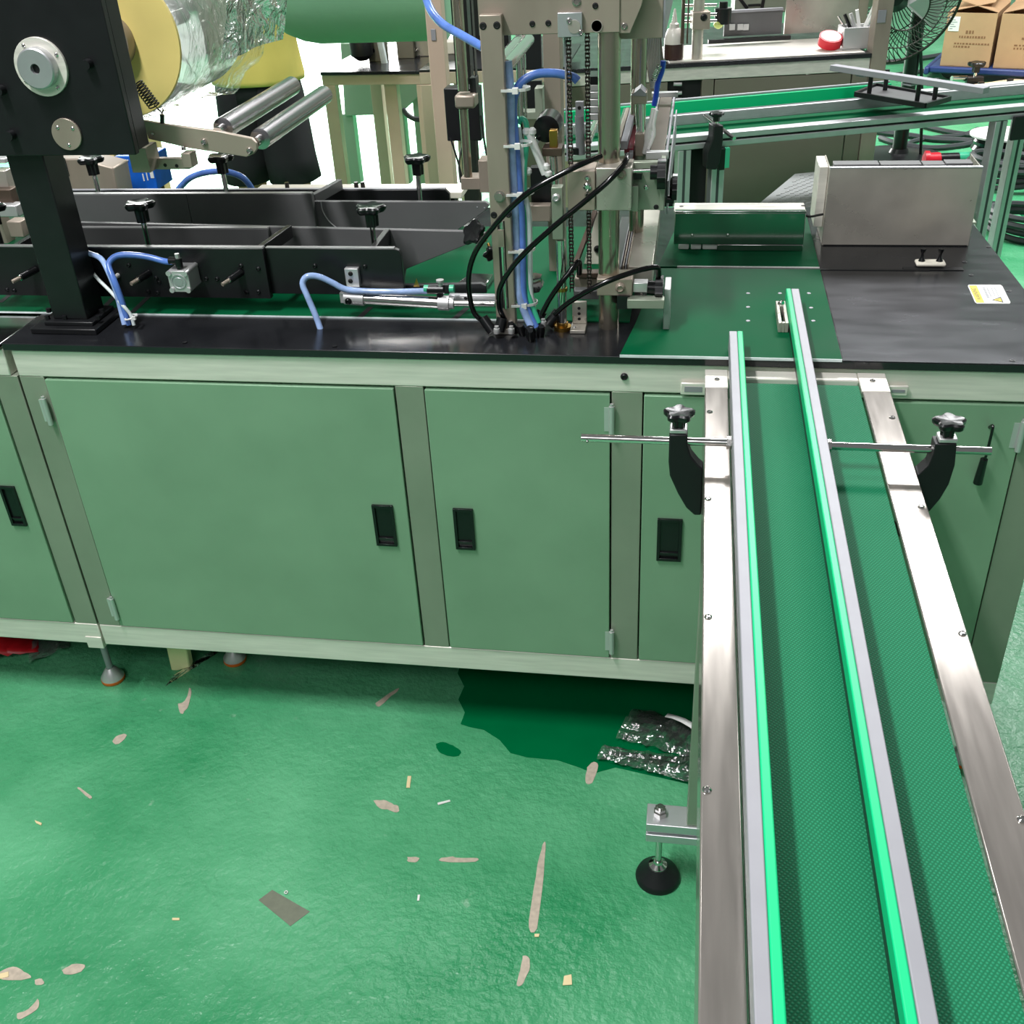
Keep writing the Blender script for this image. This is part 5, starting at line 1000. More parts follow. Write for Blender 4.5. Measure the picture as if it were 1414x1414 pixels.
# ================================================================== SECOND CONVEYOR
G = Fr(PZ(933, 190, 0.72), PZ(1414, 146, 0.72))
c2 = thing('far_conveyor', 'aluminium profile conveyor with green belt crossing behind the table', 'conveyor', G.p(G.L / 2, 0.12, 0))
zb1 = G.px(940, 208)[1]; zm = G.px(940, 197)[1]; L0, L1 = -0.35, G.L + 0.35
for z0, z1 in ((zb1, zm - 0.006), (zm, 0.72)):
    obj('frame_profile', G.box(B(), L0, L1, 0, 0.04, z0, z1), 'alu', c2, bevel=0.002); obj('frame_profile', G.box(B(), L0, L1, 0.30, 0.34, z0, z1), 'alu', c2, bevel=0.002)
obj('profile_groove', G.box(B(), L0, L1, 0.006, 0.034, zm - 0.0061, zm + 0.0001), 'void', c2)
obj('belt', G.box(B(), L0, L1, 0.0405, 0.2995, 0.700, 0.712), 'sheet', c2)
zr0 = 0.735
zA = G.px(940, 180, 0.13)[1]; zB = G.px(940, 168, 0.13)[1]
obj('guide_rail', G.box(B(), L0, L1, 0.13, 0.145, 0.722, 0.752), 'alu', c2, bevel=0.002)
obj('wear_strip', G.box(B(), L0, G.px(1230, 128, .26)[0], 0.262, 0.272, 0.728, 0.762), 'greenrail', c2, bevel=0.001)
obj('guide_rail', G.box(B(), L0, G.px(1230, 128, .26)[0], 0.2725, 0.285, 0.726, 0.768), 'aluw', c2, bevel=0.001)
for x, y in ((985, 330), (1380, 330)): pass
for xx, d in ((945, 0.002), (992, 0.002), (1372, 0.002), (945, 0.30), (1400, 0.30)):
    s_ = G.px(xx, 230, d)[0]; obj('leg', G.box(B(), s_ - 0.02, s_ + 0.02, d, d + 0.038, 0, zb1 - 0.001), 'alu', c2, bevel=0.002)
    obj('leg_groove', G.box(B(), s_ - 0.004, s_ + 0.004, d - 0.0006, d + 0.0001, 0, zb1 - 0.001), 'cable', c2)
s_ = G.px(962, 240, 0.05)[0]; obj('dark_plate', G.box(B(), s_ - 0.02, s_ + 0.03, 0.05, 0.055, 0.1, zb1), 'void', c2)
s_ = G.px(1408, 170, -0.01)[0]; obj('corner_bracket', G.box(B(), s_ - 0.02, s_ + 0.06, -0.012, -0.0005, zb1 - 0.06, zb1 + 0.01), 'black', c2, bevel=0.002)
a_ = G.px(985, 172, -0.03); b2 = G.px(983, 232, -0.03)
kb = B(); kb.prism([G.p(G.px(x, y, -0.03)[0], -0.045, G.px(x, y, -0.03)[1]) for x, y in ((983, 172), (997, 172), (996, 195), (992, 222), (987, 233), (974, 232), (974, 210), (982, 190))], G.v * 0.044)
rb2 = obj('rod_bracket', kb, 'rubber', c2, bevel=0.003)
knob(rb2, G.p(G.px(990, 168, -0.03)[0], -0.025, G.px(990, 168, -0.03)[1]), 0.020, 0.014, 0.008)
a_ = G.px(1009, 188, -0.05); obj('rod', B().cyl(G.p(a_[0], -0.08, a_[1]), G.p(a_[0] - 0.02, 0.128, 0.745), 0.0055, n=12), 'chrome', c2)
a_ = G.px(1000, 213, -0.01); obj('sensor_box', G.box(B(), a_[0] - 0.022, a_[0] - 0.005, -0.03, -0.001, a_[1] - 0.05, a_[1] + 0.02).box(0, 0.001, 0, 0.001, -0.05, -0.049) if False else G.box(B(), a_[0] - 0.022, a_[0] - 0.004, -0.03, -0.001, a_[1] - 0.04, a_[1] + 0.02), 'plastic', c2)
obj('sensor_lens', G.box(B(), a_[0] - 0.0038, a_[0] + 0.010, -0.03, -0.012, a_[1] - 0.035, a_[1] + 0.022), 'teal', c2)
a_ = G.px(1400, 132, 0.1); obj('rod', B().cyl(G.p(a_[0], 0.05, 0.745), G.p(a_[0] + 0.12, -0.02, 0.745), 0.006, n=12), 'chrome', c2)
# glass tray with aluminium bar on four posts lying across it
ty = 0.772
tr_p = [PZ(x, y, ty) for x, y in ((1181, 130), (1210, 118), (1312, 136), (1278, 146))]
tr = thing('glass_tray', 'black edged glass tray with an aluminium bar lying across far conveyor', 'tray', sum(tr_p, V((0, 0, 0))) / 4)
obj('tray', B().prism([p - V((0, 0, 0.008)) for p in tr_p], (0, 0, 0.008)), 'greyplate', tr, bevel=0.001)
obj('rim', B().bar(tr_p[0], tr_p[3], 0.008, 0.014).bar(tr_p[0], tr_p[1], 0.008, 0.014).bar(tr_p[3], tr_p[2], 0.008, 0.014).bar(tr_p[1], tr_p[2], 0.008, 0.014), 'black', tr)
zb3 = ty + 0.062
for x, y in ((1200, 129), (1222, 124), (1266, 140), (1290, 137)):
    p = PZ(x, y, ty + 0.001); obj('post', B().cyl(p, p + V((0, 0, 0.058)), 0.007, n=10), 'black', tr)
a_ = PZ(1150, 93, zb3 + 0.01); b2 = PZ(1362, 125, zb3 + 0.01)
obj('bar', B().bar(a_, b2, 0.028, 0.016), 'aluw', tr, bevel=0.001)
for x, y in ((1200, 103), (1266, 115)): p = PZ(x, y, zb3 - 0.004); obj('clamp_tab', B().bar(p - V((0.03, 0.02, 0)), p + V((0.02, 0.02, 0)), 0.03, 0.004), 'aluw', tr)
# checker plate step behind the table
tpz = 0.45
tq = [PZ(x, y, tpz) for x, y in ((1035, 292), (1098, 240), (1140, 236), (1340, 236), (1340, 292))]
tpl = thing('tread_step', 'pale checker plate step behind the low stainless guard', 'step', (sum(tq, V((0, 0, 0))) / 5).xy.to_3d())
obj('tread', B().prism([p - V((0, 0, 0.004)) for p in tq], (0, 0, 0.004)), 'tread', tpl)
tb_ = B()
for i in range(22):
    for j in range(26):
        x = tq[1].x - 0.25 + i * 0.03 + (0.015 if j % 2 else 0); y = tq[1].y - 0.42 + j * 0.02
        e1_ = (tq[1] - tq[0]); cr_ = e1_.x * (y - tq[0].y) - e1_.y * (x - tq[0].x)
        if cr_ < -0.01 and y < tq[1].y - 0.01 and y > tq[0].y + 0.01: tb_.bar((x - 0.006, y - 0.004, tpz + 0.001), (x + 0.006, y + 0.004, tpz + 0.001), 0.004, 0.002)
obj('tread_studs', tb_, 'cast', tpl)['kind'] = 'stuff'
for i in (2, 3): obj('support', B().box(tq[i].x - 0.02, tq[i].x + 0.02, tq[i].y - 0.06, tq[i].y - 0.02, 0, tpz - 0.0042), 'black', tpl)
obj('support', B().box(tq[0].x + 0.03, tq[0].x + 0.07, tq[0].y + 0.02, tq[0].y + 0.05, 0, tpz - 0.0042).box(tq[4].x - 0.07, tq[4].x - 0.03, tq[4].y + 0.02, tq[4].y + 0.05, 0, tpz - 0.0042), 'black', tpl)
# ================================================================== FAN, CARTONS, TROLLEY, CABLES
fb0 = PZ(1240, 218, 0)
fn = thing('floor_fan', 'black pedestal fan with round wire cage at upper right', 'fan', fb0)
fc = PY(1236, -8, fb0.y - 0.14); ptop = PY(1272, -20, fb0.y)
obj('pole', B().cyl(fb0 + V((0, 0, 0.03)), V((fb0.x, fb0.y, fc.z - 0.03)), 0.036, n=16), 'black', fn)
obj('base', B().lathe(fb0, (0, 0, 1), [(0, 0.22), (0.012, 0.22), (0.03, 0.05), (0.05, 0.04)], 32), 'black', fn)
obj('motor', B().lathe(fc, (0.1, 1, 0.1), [(-0.05, 0.04), (0.0, 0.08), (0.12, 0.08), (0.15, 0.05)], 24), 'black', fn)
cg_ = B(); ax = V((0.25, -1, -0.25)).normalized(); u, v, n_ = basis(ax); Rf = 0.285
cg_.ring(fc + ax * 0.08, ax, Rf, 0.007, 64); cg_.ring(fc + ax * 0.17, ax, 0.10, 0.004, 32); cg_.ring(fc + ax * 0.145, ax, 0.19, 0.003, 48); cg_.ring(fc - ax * 0.02, ax, 0.19, 0.003, 48)
for i in range(64):
    t = 2 * math.pi * i / 64; t2 = t + 0.25; e1_ = u * math.cos(t) + v * math.sin(t); e2_ = u * math.cos(t2) + v * math.sin(t2)
    cg_.tube([fc + ax * 0.175 + e1_ * 0.10, fc + ax * 0.15 + e1_ * 0.19, fc + ax * 0.08 + e2_ * Rf], 0.0022, 4, 3); cg_.tube([fc - ax * 0.06 + e1_ * 0.10, fc - ax * 0.02 + e1_ * 0.19, fc + ax * 0.08 + e2_ * Rf], 0.0022, 4, 3)
obj('cage', cg_, 'wire', fn)['kind'] = 'stuff'
for i in range(3):
    t = 2 * math.pi * i / 3 + 0.4; e1_ = u * math.cos(t) + v * math.sin(t); e2_ = u * math.cos(t + 0.9) + v * math.sin(t + 0.9)
    obj('blade', B().prism([fc + ax * 0.05 + e1_ * 0.06, fc + ax * 0.08 + e1_ * 0.24, fc + ax * 0.04 + e2_ * 0.25, fc + ax * 0.02 + e2_ * 0.06], ax * 0.003), 'cast', fn)
hose([(1270, 30, 4.25), (1272, 90, 4.3), (1273, 150, 4.3), (1271, 215, 4.3)], 0.008, 'plastic', 'thin black fan cord hanging beside the fan pole', 'hanging_cable', 'cable')
# trolley
tA = PZ(1306, 110, 0); TYd = tA.y
tz0 = PY(1300, 91, TYd).z
H = Fr(PZ(1298, 91, tz0), PZ(1414, 96, tz0))
trl = thing('trolley', 'blue flat trolley with black wheels carrying the open cartons', 'trolley', H.p(0.7, 0.4, 0))
obj('deck', H.box(B(), -0.06, 1.5, -0.03, 0.75, tz0 - 0.04, tz0 - 0.001), 'bluet', trl, bevel=0.01)
obj('bumper', H.box(B(), -0.09, -0.06, -0.05, 0.78, tz0 - 0.05, tz0 - 0.002), 'bluet', trl, bevel=0.01)
for s_, d_ in ((0.07, 0.05), (1.30, 0.05), (0.07, 0.65), (1.30, 0.65)):
    p = H.p(s_, d_, 0.075); obj('wheel', B().lathe(p - H.v * 0.02, H.v, [(0, 0.05), (0.004, 0.074), (0.036, 0.074), (0.04, 0.05)], 24), 'rubber', trl); obj('fork', H.box(B(), s_ - 0.04, s_ + 0.04, d_ - 0.03, d_ + 0.03, 0.12, tz0 - 0.041), 'cast', trl)
def carton(x0, x1, ztop, dep, label, stick):
    ct = thing('carton', label, 'box', H.p((x0 + x1) / 2, dep / 2, tz0)); k = B(); t = 0.006
    H.box(k, x0, x1, 0, t, tz0, ztop); H.box(k, x0, x1, dep - t, dep, tz0, ztop); H.box(k, x0, x0 + t, t, dep - t, tz0, ztop); H.box(k, x1 - t, x1, t, dep - t, tz0, ztop); H.box(k, x0, x1, 0, dep, tz0, tz0 + t)
    obj('body', k, 'kraft', ct)
    obj('flap', B().prism([H.p(x0, 0, ztop), H.p(x1, 0, ztop), H.p(x1 - 0.02, 0.20, ztop + 0.05), H.p(x0 + 0.02, 0.20, ztop + 0.05)], (0, 0, 0.004)), 'kraft', ct) if False else None
    obj('flap', B().prism([H.p(x0, 0.02, ztop), H.p(x0, dep, ztop), H.p(x0 + 0.24, dep - 0.03, ztop + 0.07), H.p(x0 + 0.26, 0.10, ztop + 0.05)], (0, 0, 0.004)), 'kraft', ct)
    obj('flap', B().prism([H.p(x1, 0.02, ztop), H.p(x1, dep, ztop), H.p(x1 - 0.26, dep - 0.03, ztop + 0.09), H.p(x1 - 0.27, 0.12, ztop + 0.06)][::-1], (0, 0, 0.004)), 'kraft', ct)
    obj('flap', B().prism([H.p(x0, dep, ztop), H.p(x1, dep, ztop), H.p(x1 - 0.02, dep + 0.10, ztop + 0.17), H.p(x0 + 0.02, dep + 0.10, ztop + 0.17)], H.v * 0.004), 'kraft', ct)
    pr_ = B(); w_ = x1 - x0; h2 = ztop - tz0
    random.seed(int(x0 * 100))
    for r_, (zz, a0, a1, sz) in enumerate(((0.62, 0.42, 0.60, 0.06), (0.54, 0.30, 0.85, 0.04), (0.42, 0.22, 0.9, 0.03), (0.36, 0.22, 0.55, 0.035))):
        s_ = a0
        while s_ < a1: F_ = random.uniform(0.02, 0.05); H.box(pr_, x0 + s_ * w_, x0 + (s_ + F_) * w_, -0.0012, -0.0001, tz0 + zz * h2, tz0 + (zz + sz) * h2); s_ += F_ + 0.02
    obj('box_print', pr_, 'print', ct)['kind'] = 'stuff'
    if stick:
        obj('shipping_label', H.box(B(), x0 + 0.05 * w_, x0 + 0.27 * w_, -0.0025, -0.0013, tz0 + 0.66 * h2, tz0 + 0.93 * h2), 'white', ct); kk_ = B()
        for i in range(5): H.box(kk_, x0 + 0.08 * w_, x0 + (0.14 + 0.02 * (i * 3 % 5)) * w_, -0.0035, -0.0026, tz0 + (0.70 + 0.04 * i) * h2, tz0 + (0.715 + 0.04 * i) * h2)
        obj('label_print', kk_, 'ink', ct)
    return ct
c0_, zc0 = H.px(1303, 17); c1_, _ = H.px(1371, 60); c2_, _ = H.px(1377, 60)
xe0 = H.px(1301, 70)[0]; 
carton(xe0, c1_, zc0, 0.52, 'open brown carton with a white shipping label on the trolley', True)
carton(c2_, c2_ + 0.46, zc0, 0.52, 'open brown carton at the right edge of the picture', False)
# wooden board and clamp stand by the trolley
bz = 0.03
wbd = obj('wooden_board', B().prism([V((p.x, p.y, 0.002)) for p in (PZ(1285, 131, bz), PZ(1345, 116, bz), PZ(1440, 103, bz), PZ(1440, 126, bz), PZ(1300, 139, bz))], (0, 0, bz - 0.002)), 'wood', None, bevel=0.004)
tag(wbd, 'pale wooden board lying on the floor behind the far conveyor rail', 'board')
for x, y in ((1354, 120), (1394, 116)): obj('board_bolt', B().cyl(PZ(x, y, bz + 0.0002), PZ(x, y, bz + 0.0002) + V((0, 0, 0.03)), 0.02, n=10), 'plastic', wbd)
hp_ = PZ(1346, 108, 0.05); hs = thing('clamp_stand', 'black clamp knob with a chrome rod between trolley and board', 'clamp', V((hp_.x, hp_.y, 0)))
obj('block', B().box(hp_.x - 0.05, hp_.x + 0.05, hp_.y - 0.03, hp_.y + 0.03, 0.0, 0.06), 'plastic', hs, bevel=0.003)
knob(hs, (hp_.x, hp_.y, 0.085), 0.05, 0.035, 0.03); obj('rod', B().cyl(hp_ + V((-0.15, -0.05, 0.01)), hp_ + V((-0.05, 0, 0.0)), 0.016), 'chrome', hs)
# cables on the floor behind
random.seed(11)
def cable(pts, r, label, m='cable'): return tag(obj('power_cable', B().tube([PZ(x, y, r + 0.001) for x, y in pts], r, 6, 5), m, None), label, 'cable', 'cables on the far floor')
cable([(1185, 170), (1215, 182), (1250, 186), (1290, 192), (1335, 194), (1380, 200)], 0.016, 'thick grey cable sagging lowest under the far conveyor')
cable([(1215, 190), (1240, 198), (1285, 204), (1330, 200), (1360, 192)], 0.014, 'grey cable crossing just above the red plug')
cable([(1240, 212), (1258, 196), (1290, 190), (1330, 186), (1350, 178)], 0.012, 'grey cable curling up from the fan base')
cable([(1275, 174), (1310, 182), (1345, 186), (1390, 184)], 0.014, 'grey cable highest under the far conveyor')
cable([(1220, 86), (1245, 84), (1275, 80), (1300, 76)], 0.018, 'dark cable on the floor left of the fan pole, topmost')
cable([(1220, 104), (1245, 102), (1275, 98), (1300, 92)], 0.014, 'dark cable on the floor below the topmost one')
cable([(1350, 238), (1372, 232), (1400, 234), (1430, 240)], 0.014, 'grey cable behind the profile leg under the wire spool')
cb2 = B(); c0 = PZ(1392, 252, 0.0)
for i in range(5): cb2.ring(c0 + V((0, 0, 0.02 + 0.022 * i)), (0.05 * i - 0.1, 0.06, 1), 0.19 - 0.012 * (i % 3), 0.013, 32)
tag(obj('cable_coil', cb2, 'cable', None), 'coil of thick grey cable on the floor beside the profile leg', 'cable coil')
cb2 = B(); c0 = PZ(1420, 320, 0.0)
for i in range(4): cb2.ring(c0 + V((0, 0, 0.02 + 0.02 * i)), (0.06, 0.05 * i - 0.08, 1), 0.17 - 0.01 * (i % 2), 0.013, 32)
tag(obj('cable_coil', cb2, 'cable', None), 'second cable coil at the right edge near the table corner', 'cable coil')
flat('wet_reflection_patch', blob([(1402, 292), (1425, 284), (1440, 296), (1420, 302)], 1), 'wet', FL); flat('wet_reflection_patch', blob([(1398, 332), (1430, 318), (1440, 335), (1418, 340)], 1), 'wet', FL)
wp = PZ(1378, 224, 0); ws = thing('wire_spool', 'spool of black wire with white end disc on the far floor', 'spool', wp)
obj('wire', B().lathe(wp, (0, 0, 1), [(0.012, 0.12), (0.03, 0.14), (0.05, 0.128), (0.07, 0.142), (0.09, 0.13), (0.11, 0.14), (0.13, 0.128)], 32), 'hoseb', ws)
obj('flange', B().lathe(wp, (0, 0, 1), [(0.132, 0.155), (0.14, 0.155), (0.141, 0.03)], 36), 'white', ws); obj('flange', B().lathe(wp, (0, 0, 1), [(0.0, 0.155), (0.011, 0.155)], 36), 'white', ws)
rp_ = PZ(1297, 222, 0.05); rd = thing('red_plug', 'red and black power plug lying on the floor behind the tall guard', 'plug', V((rp_.x, rp_.y, 0)))
obj('socket', B().cyl(rp_ + V((-0.07, 0, 0)), rp_ + V((0.0, 0.01, 0)), 0.038, n=16).cyl(rp_ + V((-0.07, 0, 0)), rp_ + V((-0.05, 0, 0)), 0.048, n=16), 'red', rd); obj('body', B().cyl(rp_ + V((0.001, 0.01, 0)), rp_ + V((0.09, 0.02, 0)), 0.034, n=16), 'plastic', rd)
obj('rest', B().box(rp_.x - 0.05, rp_.x + 0.05, rp_.y - 0.03, rp_.y + 0.03, 0.0, 0.012), 'plastic', rd)
gp_ = PZ(1310, 224, 0.0); tag(obj('green_plug', B().cyl(gp_ + V((-0.02, -0.05, 0.03)), gp_ + V((0.09, -0.04, 0.03)), 0.03, n=14), 'teal', None), 'green plug lying in front of the red plug', 'plug')
yp = PZ(1356, 284, 0.04); yl = thing('yellow_plug', 'black plug with a yellow cap beside the profile leg', 'plug', V((yp.x, yp.y, 0)))
obj('cap', B().cyl(yp, yp + V((0.03, 0, 0)), 0.025, n=14), 'stickery', yl); obj('body', B().cyl(yp + V((0.031, 0, 0)), yp + V((0.13, 0.0, 0)), 0.02, 0.014, 14), 'plastic', yl)
obj('foot', B().box(yp.x, yp.x + 0.1, yp.y - 0.02, yp.y + 0.02, 0, 0.02), 'plastic', yl)
# ================================================================== LEFT BACKGROUND: GREEN ROLL, TABLE, HOPPER, PERSON
gy = 1.36
ra_ = PY(460, 59, gy); RG = 0.185
rl_ = PY(398, 30, gy); rr_ = PY(590, 40, gy)
# bottom silhouette: tangent line from the eye
gz = PY(470, 58, gy).z; ang = math.atan2(EYE.z - gz, gy - EYE.y)
gcz = gz + RG * math.cos(ang) ; gcy = gy + RG * math.sin(ang) * 0.2
gr = thing('fabric_roll', 'big green fabric roll hanging behind the machine at the top', 'fabric roll', (rr_.x - 0.1, gcy, gcz - RG))
xl = PY(392, 20, gcy).x; xr2 = PY(615, 20, gcy).x
obj('fabric', B().lathe((xl, gcy, gcz), (1, 0, 0), [(0, 0.05), (0.004, RG * 0.80), (0.02, RG * 0.88), (0.06, RG * 0.965), (0.10, RG), (xr2 - xl, RG)], 72), 'roll', gr)
obj('core', B().cyl((xl - 0.12, gcy, gcz), (xr2 + 0.1, gcy, gcz), 0.03), 'cast', gr)
obj('stand', B().box(xr2 + 0.02, xr2 + 0.06, gcy - 0.02, gcy + 0.02, 0.0, gcz + 0.03), 'black', gr)
# far work table
TY = 2.71
Tt = 0.75
ta_ = PZ(443, 99, Tt); tb3 = PZ(592, 97, Tt)
J = Fr(ta_, tb3)
wt = thing('work_table', 'far steel frame table with black top below the green roll', 'table', J.p(J.L / 2, 0.3, 0))
zr_ = J.px(460, 118)[1]
obj('table_top', J.box(B(), 0, J.L, -0.01, 0.62, Tt - 0.012, Tt), 'tablet', wt, bevel=0.001)
obj('apron', J.box(B(), 0, J.L, 0, 0.04, zr_, Tt - 0.0125), 'tan', wt, bevel=0.002); obj('apron', J.box(B(), 0, J.L, 0.57, 0.61, zr_, Tt - 0.0125), 'tan', wt, bevel=0.002)
for s_, d_ in ((0.0, 0.0), (J.L - 0.055, 0.0), (0.0, 0.56), (J.L - 0.055, 0.56), (J.px(530, 140)[0], 0.02)):
    obj('leg', J.box(B(), s_, s_ + 0.05, d_ + 0.0006, d_ + 0.045, 0, zr_ - 0.0005), 'tan', wt, bevel=0.002)
# machine parts standing on the work table
bx_ = B(); a_ = J.px(506, 54, 0.2); b2 = J.px(533, 82, 0.2); J.box(bx_, a_[0], b2[0], 0.2, 0.24, Tt, a_[1] + 0.1)
ph = thing('press_head', 'dark steel press head standing on the far work table', 'machine', J.p(b2[0], 0.22, Tt)); obj('plate', bx_, 'taupe', ph, bevel=0.002)
for x in (515, 525): q_ = J.px(x, 70, 0.198); screw(ph, J.p(q_[0], 0.199, q_[1]), 0.008, 0.002, -J.v, 'void', 'hole')
c_ = J.px(545, 80, 0.3); obj('cover', J.box(B(), b2[0] + 0.05, J.L - 0.02, 0.3, 0.34, Tt, Tt + 0.3), 'steelw', ph, bevel=0.003)
obj('plate', J.box(B(), b2[0] + 0.03, b2[0] + 0.10, 0.26, 0.28, Tt, Tt + 0.28), 'taupe', ph, bevel=0.002)
for x0, y0, x1, y1 in ((558, 80, 577, 67), (566, 86, 580, 78)):
    a_ = J.px(x0, y0, 0.28); b2 = J.px(x1, y1, 0.28); obj('handle_rod', B().cyl(J.p(a_[0], 0.28, a_[1]), J.p(b2[0], 0.28, b2[1]), 0.006, n=10), 'chrome' if y0 == 80 else 'black', ph)
obj('knuckle', B().lathe(J.p(J.px(503, 62, .21)[0], 0.17, J.px(503, 62, .21)[1]), (0, 0, 1), [(-0.05, 0.02), (-0.03, 0.045), (0.03, 0.045), (0.05, 0.03)], 16), 'rubber', ph)
tag(obj('milky_hose', B().tube([J.p(J.px(x, y, 0.17)[0], 0.17, J.px(x, y, 0.17)[1]) for x, y in ((524, 40), (525, 56), (528, 72), (533, 96))], 0.014, 8), 'whitetube', None), 'milky hose hanging from the green roll to the far table', 'hose')
# tall steel post in front of the roll end, and a bench behind it
PF2 = 1.0
sp0_ = PY(587, 20, PF2); sp1_ = PY(610, 20, PF2)
fp2 = thing('frame_post', 'tall satin steel square post standing at the right end of the green roll', 'frame', ((sp0_.x + sp1_.x) / 2, PF2 + 0.02, 0))
obj('post', B().box(sp0_.x, sp1_.x, PF2, PF2 + 0.036, 0, 1.5), 'tan', fp2, bevel=0.002)
p_ = PY(599, 48, PF2 - 0.001); obj('switch_plate', B().box(p_.x - 0.006, p_.x + 0.005, PF2 - 0.003, PF2 - 0.0005, p_.z - 0.012, p_.z + 0.012), 'aluw', fp2, bevel=0.001)
sb0 = PY(581, 130, 2.2); sb1 = PY(600, 130, 2.2); b2 = PY(700, 116, 2.2)
fb2 = thing('far_bench', 'far steel bench with black top seen between the post and the upright', 'bench', ((sb0.x + b2.x) / 2, 2.4, 0))
zb2_ = PY(640, 116, 2.2).z
obj('leg', B().box(sb0.x, sb1.x + 0.02, 2.205, 2.24, 0, zb2_ - 0.001), 'tan', fb2, bevel=0.002); obj('leg', B().box(b2.x + 0.16, b2.x + 0.2, 2.205, 2.24, 0, zb2_ - 0.001), 'tan', fb2)
obj('cross_rail', B().box(sb0.x, b2.x + 0.2, 2.205, 2.24, zb2_, PY(640, 99, 2.2).z), 'tan', fb2, bevel=0.002)
obj('black_top', B().box(sb0.x, b2.x + 0.2, 2.205, 2.66, PY(640, 99, 2.2).z + 0.0003, PY(640, 96, 2.2).z), 'black', fb2)
obj('white_housing', B().box(PY(611, 90, 2.5).x, PY(640, 90, 2.5).x, 2.5, 2.58, PY(640, 96, 2.2).z, PY(620, 58, 2.5).z), 'offwhite', fb2, bevel=0.003)
obj('dark_housing', B().box(PY(612, 60, 2.55).x + 0.03, PY(700, 60, 2.55).x, 2.585, 2.65, PY(640, 96, 2.2).z, 1.4), 'black', fb2, bevel=0.003)
# pale green hopper standing on feet behind the table
hx0 = PY(470, 118, 3.5); hx1 = PY(585, 118, 3.5); hb_ = PY(520, 160, 3.5)
hop = thing('hopper_cabinet', 'pale green sheet metal hopper on levelling feet seen through far table', 'hopper', ((hx0.x + hx1.x) / 2, 3.6, 0))
hpz = [PY(x, y, 3.5) for x, y in ((470, 60), (585, 60), (583, 128), (552, 158), (476, 160))]
obj('body', B().prism(hpz, (0, 0.5, 0)), 'hopper', hop, bevel=0.003)
for x, yb in ((478, 190), (549, 188), (577, 158)):
    t_ = PY(x, 126 if x > 560 else 158, 3.52); f_ = PZ(x + 1, yb + 4, 0.0) 
    obj('leg', B().box(t_.x - 0.03, t_.x + 0.03, 3.52, 3.58, 0.10, t_.z), 'hopper', hop, bevel=0.002)
    foot(hop, t_.x, 3.55, 0.10)
(obj('hose', B().tube([PY(x, y, 3.4) for x, y in ((556, 150), (562, 158), (572, 164), (584, 165))], 0.012, 8), 'cable', hop))
# upper pale panel behind
a_ = PZ(455, 88, 0.75)
# cream box, blue box and grey housing near the left
gx0 = PY(86, 262, 0.66); gx1 = PY(160, 262, 0.66)
gh = thing('grey_housing', 'grey steel housing with bright slot behind the black post', 'housing', ((gx0.x + gx1.x) / 2, 0.69, T))
gz1 = PY(120, 221, 0.66).z
obj('body', B().prism([V((gx0.x - 0.1, 0.66, T + 0.001)), V((gx1.x, 0.66, T + 0.001)), PY(156, 232, 0.66), PY(108, 219, 0.66), V((gx0.x - 0.1, 0.66, gz1))], (0, 0.07, 0)), 'steelv', gh, bevel=0.003)
kb = B(); fbox(kb, (88, 219), (94, 244), 0.655, 0.005); obj('slot', kb, 'void', gh); kb = B(); fbox(kb, (84, 219), (87.5, 244), 0.655, 0.005); obj('slot_edge', kb, 'aluw', gh)
bb0 = PY(158, 256, 0.78); bb1 = PY(214, 256, 0.78); bz0 = PY(170, 216, 0.78).z
bbx = thing('blue_box', 'bright blue printed box behind the far black guide', 'box', ((bb0.x + bb1.x) / 2, 0.82, T))
dx_ = 0.0; b0x = PY(163, 240, 0.78).x; b1x = PY(216, 250, 0.78).x
zlow = PY(180, 262, 0.78).z
obj('body', B().box(b0x, b1x, 0.78, 0.86, zlow, bz0), 'bluebox', bbx, bevel=0.002)
obj('white_curve', B().tube([PY(157, 230, 0.779), PY(168, 227, 0.779), PY(177, 221, 0.779)], 0.002, 6), 'white', bbx)
kb = B()
for x0, y0, x1, y1 in ((165, 241, 173, 243.5), (166, 246, 178, 248), (196, 240, 200, 250), (201, 238, 205, 249), (206, 236, 213, 246)): fbox(kb, (x0, y0), (x1, y1), 0.7785, 0.001)
obj('box_lettering', kb, 'white', bbx)
obj('support', B().box(b0x + 0.02, b1x - 0.02, 0.80, 0.85, 0.0, zlow - 0.001), 'black', bbx)
cf0 = PY(118, 216, 0.9); cf1 = PY(160, 228, 0.9); cfz = cf0.z
kbx = obj('cream_carton', B().box(cf0.x, cf1.x, 0.9, 1.15, 0.3, cf0.z + 0.01), mat('cream_card', (236, 212, 150), 0.7), None, bevel=0.002); tag(kbx, 'cream carton just visible between grey housing and blue box', 'box')
obj('support', B().box(cf0.x + 0.01, cf1.x - 0.01, 0.92, 1.12, 0.0, 0.299), 'black', kbx)
# steel parts at the far left edge
lp = thing('steel_fixture', 'stack of small steel blocks at the left edge behind the black post', 'fixture', PY(10, 330, 0.42))
for tl, br, Y, m in (((-30, 219), (8, 226), 0.5, 'cast'), ((-30, 236), (14, 262), 0.48, 'steelw'), ((-30, 262), (20, 285), 0.46, 'copper'), ((-30, 284), (26, 300), 0.44, 'cast'), ((8, 306), (34, 328), 0.35, 'steelv')): kb = B(); fbox(kb, tl, br, Y, 0.03); obj('block', kb, m, lp, bevel=0.002)
obj('column', B().box(PY(-30, 300, .5).x, PY(0, 300, .5).x, 0.5, 0.53, T, PY(-10, 230, .5).z), 'steelv', lp)
hose([(246, 262, .8), (262, 246, .78), (285, 238, .76), (312, 237, .76), (336, 246, .77), (350, 264, .78)], 0.007, 'blueh', 'blue hose arching behind the far black guide')
